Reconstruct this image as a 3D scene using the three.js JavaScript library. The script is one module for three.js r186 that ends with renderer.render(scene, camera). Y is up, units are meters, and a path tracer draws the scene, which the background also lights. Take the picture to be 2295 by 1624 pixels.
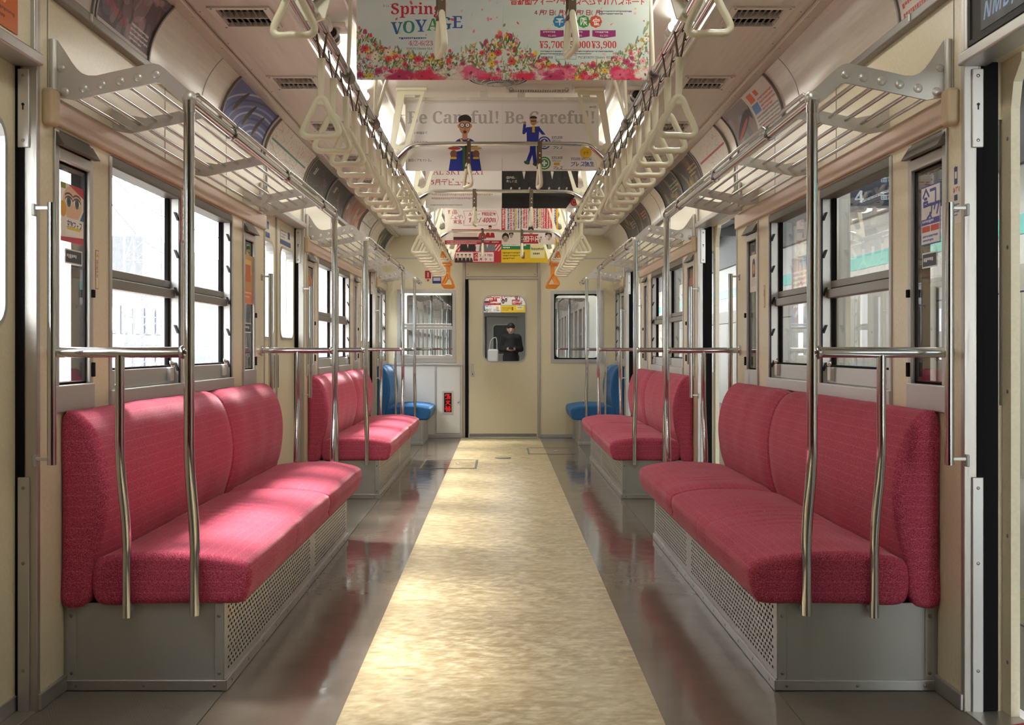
import * as THREE from 'three';
import { RoundedBoxGeometry } from 'three/addons/geometries/RoundedBoxGeometry.js';
import { mergeGeometries, mergeVertices } from 'three/addons/utils/BufferGeometryUtils.js';
import { MarchingCubes } from 'three/addons/objects/MarchingCubes.js';
import { ImprovedNoise } from 'three/addons/math/ImprovedNoise.js';
import { RectAreaLightUniformsLib } from 'three/addons/lights/RectAreaLightUniformsLib.js';

// ---------------------------------------------------------------- camera, sky, sun, exposure
// The carriage runs along -z. "d" below is the distance along the carriage in front of the camera (z = -d); s = -1 is the left side, +1 the right.
const scene = new THREE.Scene();
const W = 2295, H = 1624, EYE = 1.02, FOCAL = 2386;
const camera = new THREE.PerspectiveCamera(2 * Math.atan(H / 2 / FOCAL) * 180 / Math.PI, W / H, 0.05, 200);
camera.position.set(0, EYE, 0);
camera.lookAt(0, EYE, -10);
camera.setViewOffset(W, H, 25.5, 32, W, H);            // shift lens: verticals stay vertical
camera.updateProjectionMatrix();
const renderer = new THREE.WebGLRenderer({ antialias: true });
renderer.toneMapping = THREE.LinearToneMapping;
renderer.toneMappingExposure = 1.02;
renderer.shadowMap.enabled = true;
renderer.shadowMap.type = THREE.PCFSoftShadowMap;
RectAreaLightUniformsLib.init();
scene.background = new THREE.Color(0.93, 0.97, 1.0);   // white hazy overcast
scene.backgroundIntensity = 15.0;
const sun = new THREE.DirectionalLight(0xfff6ea, 22.0);
{
  const el = 54 * Math.PI / 180, az = 24 * Math.PI / 180;
  const to = new THREE.Vector3(-Math.cos(el) * Math.cos(az), Math.sin(el), -Math.cos(el) * Math.sin(az));
  sun.target.position.set(0, 0.5, -7); sun.position.copy(sun.target.position).addScaledVector(to, 25);
  sun.castShadow = true; sun.shadow.radius = 40; sun.shadow.mapSize.set(4096, 4096);
  Object.assign(sun.shadow.camera, { left: -12, right: 12, top: 12, bottom: -12, near: 1, far: 60 });
  sun.name = 'sun_light'; scene.add(sun, sun.target); sun.target.name = 'sun_target';
}

// ---------------------------------------------------------------- helpers
let rngState = 12345;
const rnd = () => { rngState = (rngState + 0x6d2b79f5) | 0; let t = Math.imul(rngState ^ (rngState >>> 15), 1 | rngState); t = (t + Math.imul(t ^ (t >>> 7), 61 | t)) ^ t; return ((t ^ (t >>> 14)) >>> 0) / 4294967296; };
const rr = (a, b) => a + (b - a) * rnd();
const PI = Math.PI, V3 = (x, y, z) => new THREE.Vector3(x, y, z);
const P = (x, y, d) => new THREE.Vector3(x, y, -d);
const ORD = 'first second third fourth fifth sixth seventh eighth ninth tenth eleventh twelfth thirteenth fourteenth fifteenth sixteenth seventeenth eighteenth nineteenth twentieth'.split(' ')
  .concat(['first', 'second', 'third', 'fourth', 'fifth', 'sixth', 'seventh', 'eighth', 'ninth'].map(w => 'twenty-' + w), ['thirtieth'], ['first', 'second', 'third', 'fourth', 'fifth', 'sixth', 'seventh', 'eighth', 'ninth'].map(w => 'thirty-' + w), ['fortieth'], ['first', 'second', 'third', 'fourth', 'fifth'].map(w => 'forty-' + w));
const SIDE = s => (s < 0 ? 'left' : 'right');
const used = new Map();
function numbered(n) { const k = used.get(n) || 0; used.set(n, k + 1); return k ? n + '_' + String(k).padStart(3, '0') : n; }
function signedVolume(g) {
  const p = g.attributes.position, ix = g.index; let v = 0; const a = V3(), b = V3(), c = V3(); const n = ix ? ix.count : p.count;
  for (let i = 0; i < n; i += 3) { const [i0, i1, i2] = ix ? [ix.getX(i), ix.getX(i + 1), ix.getX(i + 2)] : [i, i + 1, i + 2]; a.fromBufferAttribute(p, i0); b.fromBufferAttribute(p, i1); c.fromBufferAttribute(p, i2); v += a.dot(b.cross(c)); }
  return v;
}
function flip(g) {
  if (g.index) { const a = g.index.array; for (let i = 0; i < a.length; i += 3) { const t = a[i]; a[i] = a[i + 1]; a[i + 1] = t; } }
  else for (const k in g.attributes) { const at = g.attributes[k], z = at.itemSize, A = at.array; for (let i = 0; i < at.count; i += 3) for (let c = 0; c < z; c++) { const t = A[i * z + c]; A[i * z + c] = A[(i + 1) * z + c]; A[(i + 1) * z + c] = t; } }
  return g;
}
function remap(g, fn, flat = true) {                     // moves every vertex of a closed geometry, keeps it facing outward
  if (flat && g.index) g = g.toNonIndexed();
  const p = g.attributes.position, v = V3();
  for (let i = 0; i < p.count; i++) { v.fromBufferAttribute(p, i); const r = fn(v); p.setXYZ(i, r.x, r.y, r.z); }
  if (signedVolume(g) < 0) flip(g);
  g.deleteAttribute('normal'); g.computeVertexNormals();
  return g;
}
function boxUV(g, k = 1) {                               // uv in metres by the way each face points
  const p = g.attributes.position, n = g.attributes.normal, uv = new Float32Array(p.count * 2);
  for (let i = 0; i < p.count; i++) {
    const x = Math.abs(n.getX(i)), y = Math.abs(n.getY(i)), z = Math.abs(n.getZ(i));
    const [u, v] = y >= x && y >= z ? [p.getX(i), p.getZ(i)] : x >= z ? [p.getZ(i), p.getY(i)] : [p.getX(i), p.getY(i)];
    uv[i * 2] = u * k; uv[i * 2 + 1] = v * k;
  }
  g.setAttribute('uv', new THREE.BufferAttribute(uv, 2));
  return g;
}
const clean = g => { g = g.index ? g.toNonIndexed() : g; for (const k of Object.keys(g.attributes)) if (!['position', 'normal', 'uv'].includes(k)) g.deleteAttribute(k); if (!g.attributes.uv) boxUV(g); return g; };
const join = gs => (Array.isArray(gs) ? (gs.length === 1 ? gs[0] : mergeGeometries(gs.map(clean))) : gs);
// a box from x0..x1, y0..y1, d0..d1, with softened edges if r > 0
function bx(x0, x1, y0, y1, d0, d1, r = 0) {
  const w = Math.abs(x1 - x0), h = Math.abs(y1 - y0), l = Math.abs(d1 - d0);
  r = Math.min(r, w / 2.05, h / 2.05, l / 2.05);
  const g = r > 0 ? new RoundedBoxGeometry(w, h, l, 2, r) : new THREE.BoxGeometry(w, h, l);
  g.translate((x0 + x1) / 2, (y0 + y1) / 2, -(d0 + d1) / 2);
  return boxUV(g);
}
const sbx = (s, x0, x1, y0, y1, d0, d1, r = 0) => bx(Math.min(s * x0, s * x1), Math.max(s * x0, s * x1), y0, y1, d0, d1, r);
function tube(pts, r, seg = 12, n = 0, closed = false) {
  const c = pts.length === 2 ? new THREE.LineCurve3(pts[0], pts[1]) : new THREE.CatmullRomCurve3(pts, closed, 'centripetal');
  const k = n || (pts.length === 2 ? 1 : pts.length * 6), g = new THREE.TubeGeometry(c, k, r, seg, closed);
  if (closed) return g;
  const caps = [];
  for (const e of [0, 1]) { const q = new THREE.CircleGeometry(r, seg), t = c.getTangentAt(e).multiplyScalar(e ? 1 : -1); q.applyQuaternion(new THREE.Quaternion().setFromUnitVectors(V3(0, 0, 1), t)); q.translate(...c.getPointAt(e).toArray()); caps.push(q); }
  return join([g, ...caps]);
}
function bent(pts, rad) {                                // polyline with rounded corners, as points for tube()
  const out = [pts[0]];
  for (let i = 1; i < pts.length - 1; i++) {
    const a = pts[i - 1].clone().sub(pts[i]), b = pts[i + 1].clone().sub(pts[i]); const r = Math.min(rad, a.length() / 2.2, b.length() / 2.2); a.setLength(r); b.setLength(r);
    const A = pts[i].clone().add(a), B = pts[i].clone().add(b);
    for (let k = 0; k <= 4; k++) { const t = k / 4; out.push(A.clone().multiplyScalar((1 - t) ** 2).addScaledVector(pts[i], 2 * t * (1 - t)).addScaledVector(B, t * t)); }
  }
  out.push(pts[pts.length - 1]);
  return out;
}
function dome(r, h, at, dir) { const g = new THREE.SphereGeometry(r, 12, 6, 0, PI * 2, 0, PI / 2); g.scale(1, h / r, 1); g.applyQuaternion(new THREE.Quaternion().setFromUnitVectors(V3(0, 1, 0), dir.clone().normalize())); g.translate(at.x, at.y, at.z); return g; }
function shapeOf(pts, holes = []) { const sh = new THREE.Shape(pts.map(p => new THREE.Vector2(p[0], p[1]))); for (const h of holes) sh.holes.push(new THREE.Path(h.map(p => new THREE.Vector2(p[0], p[1])))); return sh; }
function rrect(x0, x1, y0, y1, r, n = 5) {
  const out = []; for (const [cx, cy, a] of [[x1 - r, y0 + r, -PI / 2], [x1 - r, y1 - r, 0], [x0 + r, y1 - r, PI / 2], [x0 + r, y0 + r, PI]]) for (let i = 0; i <= n; i++) out.push([cx + r * Math.cos(a + i / n * PI / 2), cy + r * Math.sin(a + i / n * PI / 2)]);
  return out;
}
// plates: outline in (d, y) standing across x0..x1 (a side wall's plane), in (x, y) across d0..d1 (an end wall's plane), in (x, d) across y0..y1
const plateX = (s, pts, holes, x0, x1) => boxUV(remap(new THREE.ExtrudeGeometry(shapeOf(pts, holes), { depth: 1, bevelEnabled: false }), v => V3(s * (x0 + (x1 - x0) * v.z), v.y, -v.x)));
const plateZ = (pts, holes, d0, d1) => boxUV(remap(new THREE.ExtrudeGeometry(shapeOf(pts, holes), { depth: 1, bevelEnabled: false }), v => V3(v.x, v.y, -(d0 + (d1 - d0) * v.z))));
const plateY = (pts, holes, y0, y1) => boxUV(remap(new THREE.ExtrudeGeometry(shapeOf(pts, holes), { depth: 1, bevelEnabled: false }), v => V3(v.x, y0 + (y1 - y0) * v.z, -v.y)));
const rect = (x0, x1, y0, y1) => [[x0, y0], [x1, y0], [x1, y1], [x0, y1]];

function part(name, geo, mat, parent, label) {
  const m = new THREE.Mesh(join(geo), mat); m.name = numbered(name); m.castShadow = m.receiveShadow = true;
  if (label) m.userData.label = label;
  (parent || scene).add(m);
  return m;
}
function struct(name, geo, mat) { const m = part(name, geo, mat); m.userData.kind = 'structure'; return m; }
function structGroup(name) { const g = new THREE.Group(); g.name = numbered(name); g.userData.kind = 'structure'; scene.add(g); return g; }
function thing(name, label, category, group) { const g = new THREE.Group(); g.name = numbered(name); g.userData = { label, category }; if (group) g.userData.group = group; scene.add(g); return g; }
function settle(g) {                                     // puts a thing's origin at the bottom centre of what it holds
  const b = new THREE.Box3().setFromObject(g), c = V3((b.min.x + b.max.x) / 2, b.min.y, (b.min.z + b.max.z) / 2);
  for (const k of g.children) k.position.sub(c);
  g.position.add(c); g.updateMatrixWorld(true);
  return g;
}
function solo(name, geo, mat, label, category, group) {  // a thing of one mesh, its origin at its base
  geo = join(geo); geo.computeBoundingBox(); const b = geo.boundingBox, c = V3((b.min.x + b.max.x) / 2, b.min.y, (b.min.z + b.max.z) / 2);
  geo.translate(-c.x, -c.y, -c.z);
  const m = part(name, geo, mat); m.position.copy(c); m.userData = { label, category }; if (group) m.userData.group = group;
  return m;
}
function copyOf(o, dx, dy, dz, label, group) {
  const c = o.clone(); c.name = numbered(o.name.replace(/_\d{3}$/, '')); c.userData = { ...o.userData, label: label || o.userData.label }; if (group) c.userData.group = group;
  c.traverse(k => { if (k !== c && k.name) k.name = numbered(k.name.replace(/_\d{3}$/, '')); });
  c.position.x += dx; c.position.y += dy; c.position.z += dz; scene.add(c);
  return c;
}

// ---------------------------------------------------------------- textures and materials
const noise = new ImprovedNoise();
const fbm = (x, y, z, o = 4) => { let a = 0, f = 1, w = 0.5; for (let i = 0; i < o; i++) { a += w * noise.noise(x * f, y * f, z); f *= 2.03; w *= 0.5; } return a; };
function dataTex(n, fn, rep, srgb) {                     // fn(u, v in 0..1) -> [r, g, b] in 0..1, tiles every 1/rep metres
  const d = new Uint8Array(n * n * 4);
  for (let y = 0; y < n; y++) for (let x = 0; x < n; x++) { const c = fn(x / n, y / n), i = (y * n + x) * 4; for (let k = 0; k < 3; k++) d[i + k] = Math.max(0, Math.min(255, c[Math.min(k, c.length - 1)] * 255)); d[i + 3] = 255; }
  const t = new THREE.DataTexture(d, n, n); t.wrapS = t.wrapT = THREE.RepeatWrapping; t.repeat.set(rep, rep); t.magFilter = t.minFilter = THREE.LinearFilter; if (srgb) t.colorSpace = THREE.SRGBColorSpace; t.needsUpdate = true;
  return t;
}
// noise that tiles: blends four shifted samples
const tile = (f) => (u, v) => { const bu = u * u * (3 - 2 * u), bv = v * v * (3 - 2 * v); return (f(u, v) * (1 - bu) + f(u - 1, v) * bu) * (1 - bv) + (f(u, v - 1) * (1 - bu) + f(u - 1, v - 1) * bu) * bv; };
function canvasTex(w, h, draw) {
  const c = document.createElement('canvas'); c.width = w; c.height = h; const g = c.getContext('2d'); g.fillStyle = '#fff'; g.fillRect(0, 0, w, h); draw(g, w, h);
  const t = new THREE.CanvasTexture(c); t.colorSpace = THREE.SRGBColorSpace; return t;
}
const std = (color, roughness = 0.5, metalness = 0, o = {}) => new THREE.MeshStandardMaterial({ color: Array.isArray(color) ? new THREE.Color(...color) : color, roughness, metalness, ...o });
const phys = (color, roughness, metalness, o) => new THREE.MeshPhysicalMaterial({ color: Array.isArray(color) ? new THREE.Color(...color) : color, roughness, metalness, ...o });

const speckN = tile((u, v) => fbm(u * 40, v * 40, 3.1, 3));
const wallTex = dataTex(512, (u, v) => { const k = 1 + 0.07 * speckN(u, v) + 0.025 * (rnd() - 0.5); return [0.885 * k, 0.85 * k, 0.735 * k]; }, 2, true);
const coverN = tile((u, v) => fbm(u * 3, v * 60, 7.7, 3));
const coverTex = dataTex(512, (u, v) => { const k = 1 + 0.10 * coverN(u, v); return [0.835 * k, 0.80 * k, 0.75 * k]; }, 1.3, true);
const metalN = tile((u, v) => fbm(u * 160, v * 4, 1.7, 3));
const brushTex = dataTex(256, (u, v) => { const k = 0.42 + 0.22 * metalN(u, v); return [k, k, k]; }, 3, false);
// seat cloth: red weave with pale and dark flecks, thin horizontal lines in the weave
function clothTex(base, pale, dark) {
  const n = 1024, blot = tile((u, v) => fbm(u * 105, v * 135, 5.2, 3));
  return dataTex(n, (u, v) => {
    const weave = Math.sin(u * PI * 2 * 190) * Math.sin(v * PI * 2 * 190), b = blot(u, v), r = rnd(), row = Math.sin(v * PI * 2 * 12) > 0.93 ? 0.18 : 0;
    let k = Math.max(0, Math.min(1, 0.45 + 1.25 * b + 0.14 * weave + 0.4 * (r - 0.5) + row)), q = Math.max(0, Math.min(1, -0.45 - 1.6 * b + 0.7 * rnd()));
    return base.map((c, i) => (c * (1 - k) + pale[i] * k) * (1 - q) + dark[i] * q);
  }, 2.6, true);
}
const clothBump = dataTex(512, (u, v) => { const w = 0.5 + 0.25 * Math.sin(u * PI * 2 * 60) * Math.sin(v * PI * 2 * 60) + 0.5 * (rnd() - 0.5); return [w]; }, 2.6 * 1.9, false);
const redCloth = phys(0xffffff, 0.9, 0, { map: clothTex([0.65, 0.145, 0.265], [0.88, 0.47, 0.56], [0.30, 0.04, 0.13]), bumpMap: clothBump, bumpScale: 0.0004, sheen: 1, sheenColor: new THREE.Color(1, 0.72, 0.78), sheenRoughness: 0.42 });
const blueCloth = phys(0xffffff, 0.9, 0, { map: clothTex([0.12, 0.34, 0.58], [0.24, 0.50, 0.72], [0.05, 0.14, 0.3]), bumpMap: clothBump, bumpScale: 0.0004, sheen: 0.8, sheenColor: new THREE.Color(0.6, 0.8, 0.95), sheenRoughness: 0.42 });
// floor: feathered sand-coloured vinyl down the middle, glossy brown-grey at the sides, dotted mats in the doorways
const featherA = tile((u, v) => fbm(u * 15 + 1.4 * fbm(u * 9, v * 9, 1, 2), v * 21, 2.2, 4)), featherB = tile((u, v) => fbm(u * 34 + v * 18, v * 52, 8.4, 3));
const sandTex = dataTex(1024, (u, v) => { const a = featherA(u, v), b = featherB(u, v); const k = Math.max(0, Math.min(1, 0.47 + 1.35 * a + 0.9 * b)); return [0.68 + 0.23 * k, 0.60 + 0.265 * k, 0.43 + 0.30 * k]; }, 1.1, true);
const waveN = tile((u, v) => fbm(u * 5, v * 5, 4.4, 4));
const waveTex = dataTex(512, (u, v) => [0.5 + 0.8 * waveN(u, v)], 1.2, false);
const smearN = tile((u, v) => fbm(u * 8, v * 14, 6.1, 4));
const smearTex = dataTex(512, (u, v) => { const k = 0.10 + 0.14 * smearN(u, v); return [k, k, k]; }, 0.8, false);
const brownTex = dataTex(512, (u, v) => { const k = 1 + 0.12 * smearN(u, v) + 0.05 * (rnd() - 0.5); return [0.49 * k, 0.45 * k, 0.41 * k]; }, 0.8, true);
const dotTex = dataTex(256, (u, v) => { const a = (u * 16 + (Math.floor(v * 16) % 2) * 0.5) % 1 - 0.5, b = (v * 16) % 1 - 0.5; return [a * a + b * b < 0.09 ? 1 : 0.2]; }, 8, false);
const mats = {
  wall: phys(0xffffff, 0.36, 0, { map: wallTex, clearcoat: 0.35, clearcoatRoughness: 0.22 }),
  cove: phys(0xffffff, 0.28, 0.12, { map: coverTex, clearcoat: 0.5, clearcoatRoughness: 0.2 }),
  ceiling: phys([0.72, 0.685, 0.64], 0.42, 0),
  central: std([0.74, 0.705, 0.64], 0.5),
  trough: std([0.82, 0.80, 0.74], 0.35),
  headerRail: phys([0.60, 0.455, 0.345], 0.36, 0, { clearcoat: 0.35, clearcoatRoughness: 0.22 }),
  hood: std([0.15, 0.14, 0.12], 0.5, 0.3),
  steel: std([0.53, 0.51, 0.47], 1, 0.85, { roughnessMap: brushTex }),
  alu: std([0.56, 0.56, 0.55], 0.42, 0.85),
  aluDark: std([0.30, 0.29, 0.27], 0.45, 0.8),
  chrome: std([0.64, 0.655, 0.67], 0.12, 1),
  satin: std([0.66, 0.65, 0.62], 0.34, 0.5),
  grille: std([0.50, 0.50, 0.48], 0.38, 0.45),
  grey: std([0.42, 0.43, 0.41], 0.45, 0.25),
  rubber: phys([0.010, 0.010, 0.011], 0.85, 0, { specularIntensity: 0.3 }),
  dark: std([0.05, 0.048, 0.045], 0.7),
  black: std([0.01, 0.01, 0.01], 0.4),
  ivory: phys([0.82, 0.79, 0.60], 0.35, 0, { clearcoat: 0.4, clearcoatRoughness: 0.2 }),
  orange: phys([0.86, 0.30, 0.03], 0.35, 0, { clearcoat: 0.4, clearcoatRoughness: 0.2 }),
  strapBelt: std([0.13, 0.09, 0.055], 0.6),
  knob: std([0.52, 0.40, 0.25], 0.4),
  screw: std([0.35, 0.34, 0.32], 0.35, 1),
  glass: new THREE.MeshPhysicalMaterial({ color: 0xffffff, roughness: 0.0, metalness: 0, transmission: 1, thickness: 0, ior: 1.5 }),
  sand: phys(0xffffff, 0.32, 0, { map: sandTex, bumpMap: waveTex, bumpScale: 0.0006 }),
  brown: phys(0xffffff, 1, 0, { map: brownTex, roughnessMap: smearTex, bumpMap: waveTex, bumpScale: 0.0014, ior: 1.65 }),
  matting: std([0.17, 0.155, 0.13], 0.6, 0, { bumpMap: dotTex, bumpScale: 0.0012 }),
  paint: phys([0.80, 0.79, 0.73], 0.36, 0, { clearcoat: 0.3, clearcoatRoughness: 0.25 }),
  tinted: new THREE.MeshPhysicalMaterial({ color: new THREE.Color(0.50, 0.53, 0.53), roughness: 0.0, metalness: 0, transmission: 1, thickness: 0, ior: 1.5 }),
  white: std([0.82, 0.82, 0.8], 0.5),
};
// ---------------------------------------------------------------- a small stroke alphabet for Japanese lettering: polylines on a 10 x 10 grid
const STROKES = Object.fromEntries(`平 1191 3243 7263 0595 5159|日 21298981 2181 2585|限 1019 104031413519 505585 5080 5282 5559 6699 8677|定 5052 142292 9294 2454 2484 5459 5787 353948 4899|月 312719 318189 3383 3585|消 1122 0314 1928 5154 3142 7162 4449 448489 4686 4888|火 515419 5699 2234 8264|器 1131 11143431 6181 61648481 0595 4426 5588 1639 1696 26294946 66698986|国 11199991 1191 3272 3575 5258 2878|内 1219 129289 505237 5276|線 302313 1333 0434 2429 1618 3647 5040 50838353 5383 5383 5559 6799 9679|誕 1020 0131 0333 0535 07093937 5163 4353 5439 63695979 7199|生 2013 1282 5059 2585 0999|人 504319 5599|円 11199991 1191 5155 1595|分 3013 6094 2575 4519 757868|京 5052 0292 24277474 2474 5759 3618 6688|急 3013 2171 7164 2477 2474 2676 1719 3839 3979 8799|羽 11413931 1324 2736 61919981 6374 7786|田 11199991 1191 1595 5159 1999|首 2032 8062 0393 2529 2585 8589 2787 2989|都 1252 3135 0555 6018 2529 2559 55591949 7079 70909483|圏 11199991 1191 3243 7263 2474 2676 4436 3878|料 2129 0444 1122 4132 2517 3637 6172 6374 5696 8189|理 1141 2128 0545 1848 51559591 5191 5353 7159 5797 4999|週 1122 0514 1417 0999 313538 31919981 4373 5154 4575 4678|刊 1151 0555 3139 6267 9199|新 3032 1151 2233 5243 0555 3039 0646 6172 6155 6494 8489|潮 1122 0314 1928 3060 3393 4345 4575 3757 4649 7019 718189 7383|フ 1282 827619|プ 1282 827619 9190|レ 21297565|ス 2181 817619 5679|デ 2171 0484 5459 8192 9091|ビ 2129 2565 29593989 7182 8091|ー 0595|ポ 1383 5159 2628 7688 8190|ト 3139 3466|パ 4119 6189 8190|シ 1222 1525 198863|ャ 2474 7465 3449|ル 3119 31290 6169695|ペ 055499 7281|ウ 5052 1324 1383 835749|ィ 6336 5559|ク 31142 3181 8157|グ 3114 3181 8157 9192|ュ 2565 6569 0999|首 2032 8062 0393 2529 2585 8589 2787 2989|の 5159 519295 957868 510408|お 1353 3139 6182 1675 7578|で 1191 913638 8193|す 1191 5159 5447|空 5052 1292 3425 6475 2676 5659 0999|港 1122 0314 1928 3393 4186 3585 4689|品 31347431 3171 1619 1639 6669 6696 1949 6999|川 2119 5158 8189|、 1628|。 16263827 2718 1816|ま 1282 1484 5159 5926276794|い 21272938 6276|ほ 2119 4282 4484 6269 69484766 6688|ど 3134 61435799 7182 8091|と 3134 71433739 3989|く 7125 2579|き 1272 1474 5177 3748 4889|て 1282 824658 5879|る 2171 712648 4886 6859|に 2119 4373 4658 5889|う 3051 2474 748669|は 2119 4383 7169 69484766 6688|面 1191 5142 13191999 9993 1393 4349 6369 4555 4757|白 5042 21298981 2181 2585|し 313749 4969 6987|番 7011 2252 4054 0494 25298985 2585 5459 2787|ェ 3575 5559 2989|ゆ 21272746 46834886 5159|ず 1191 5147 8091|り 2127 6165 6559|売 5052 1191 2474 0596 3638 3919 6679 7999|場 2028 0343 1949 51555591 9155 5353 4696 6649 8659|所 1141 133338 1335 3519 5191 54945459 8489|合 5014 5094 3565 27297977 2777|コ 1181 8189 1989`.split('|').map(e => { const [c, ...s] = e.split(' '); return [c, s.map(t => { const o = []; for (let i = 0; i + 1 < t.length; i += 2) o.push([+t[i] / 9, +t[i + 1] / 9]); return o; })]; }));
const KANA = 'フレスデビトシルクウコの';
function glyph(g, ch, x, y, size, color, lw) {
  const st = STROKES[ch];
  g.strokeStyle = color; g.lineWidth = lw || size * 0.1; g.lineCap = 'round'; g.lineJoin = 'round';
  if (!st) { if (ch.charCodeAt(0) < 256) { g.fillStyle = color; g.font = `bold ${size * 1.05}px sans-serif`; g.fillText(ch, x + size * 0.15, y + size * 0.92); return; } return glyph(g, KANA[ch.charCodeAt(0) % KANA.length], x, y, size, color, lw); }
  g.beginPath(); for (const line of st) line.forEach(([a, b], i) => (i ? g.lineTo(x + a * size, y + b * size) : g.moveTo(x + a * size, y + b * size))); g.stroke();
}
function jp(g, text, x, y, size, color, lw, vertical = false) { let k = 0; for (const ch of text) { const narrow = ch.charCodeAt(0) < 256; glyph(g, ch, vertical ? x : x + k, vertical ? y + k : y, size, color, lw); k += vertical ? size * 1.14 : size * (narrow ? 0.75 : 1.12); } return k; }
function fineLines(g, x, y, w, rows, size, color) { g.fillStyle = color; for (let r = 0; r < rows; r++) { let a = x; const end = x + w * (r === rows - 1 ? 0.7 : 1); while (a < end) { const b = size * rr(0.5, 0.95); g.fillRect(a, y + r * size * 1.7, b, size * rr(0.5, 0.95)); a += b + size * 0.22; } } }
// ---------------------------------------------------------------- the carriage shell
const WX = 1.30, WO = 1.43, REAR = -7, END = 12.10, PITCH = 4.03;
const DOORS = [1, 2, 3].map(k => 2.406 + PITCH * (k - 1));       // door centres
const DH = 0.575, DOORTOP = 1.82, Y0 = 0.86, Y1 = 1.66, TRIMY = 2.045;
// windows of one bay, measured from d = 0 of the first bay: [kind, d0, d1]
const BAY = [['strip', 3.09, 3.38], ['sash', 3.53, 4.33], ['sash', 4.48, 5.15], ['strip', 5.36, 5.62]];
const LASTBAY = [['strip', 3.09, 3.38], ['sash', 3.50, 3.97]];
const bays = [BAY, BAY.map(([k, a, b]) => [k, a + PITCH, b + PITCH]), LASTBAY.map(([k, a, b]) => [k, a + 2 * PITCH, b + 2 * PITCH])];
const bayEnds = [[DOORS[0] + DH, DOORS[1] - DH], [DOORS[1] + DH, DOORS[2] - DH], [DOORS[2] + DH, END]];

// floor
{
  const f = structGroup('floor');
  part('centre_strip', bx(-0.447, 0.447, -0.03, 0, REAR, END), mats.sand, f);
  for (const s of [-1, 1]) {
    part('side_strip', sbx(s, 0.447, 1.36, -0.03, 0, REAR, END), mats.brown, f);
    for (const c of DOORS) { part('door_mat', sbx(s, 0.822, 1.30, 0, 0.003, c - 0.75, c + 0.75), mats.matting, f); part('door_sill', sbx(s, 1.30, 1.43, -0.03, 0.006, c - DH, c + DH, 0.003), mats.steel, f); }
  }
  part('underfloor', bx(-1.43, 1.43, -0.12, -0.031, REAR, END + 0.1), mats.dark, f);
}
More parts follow.
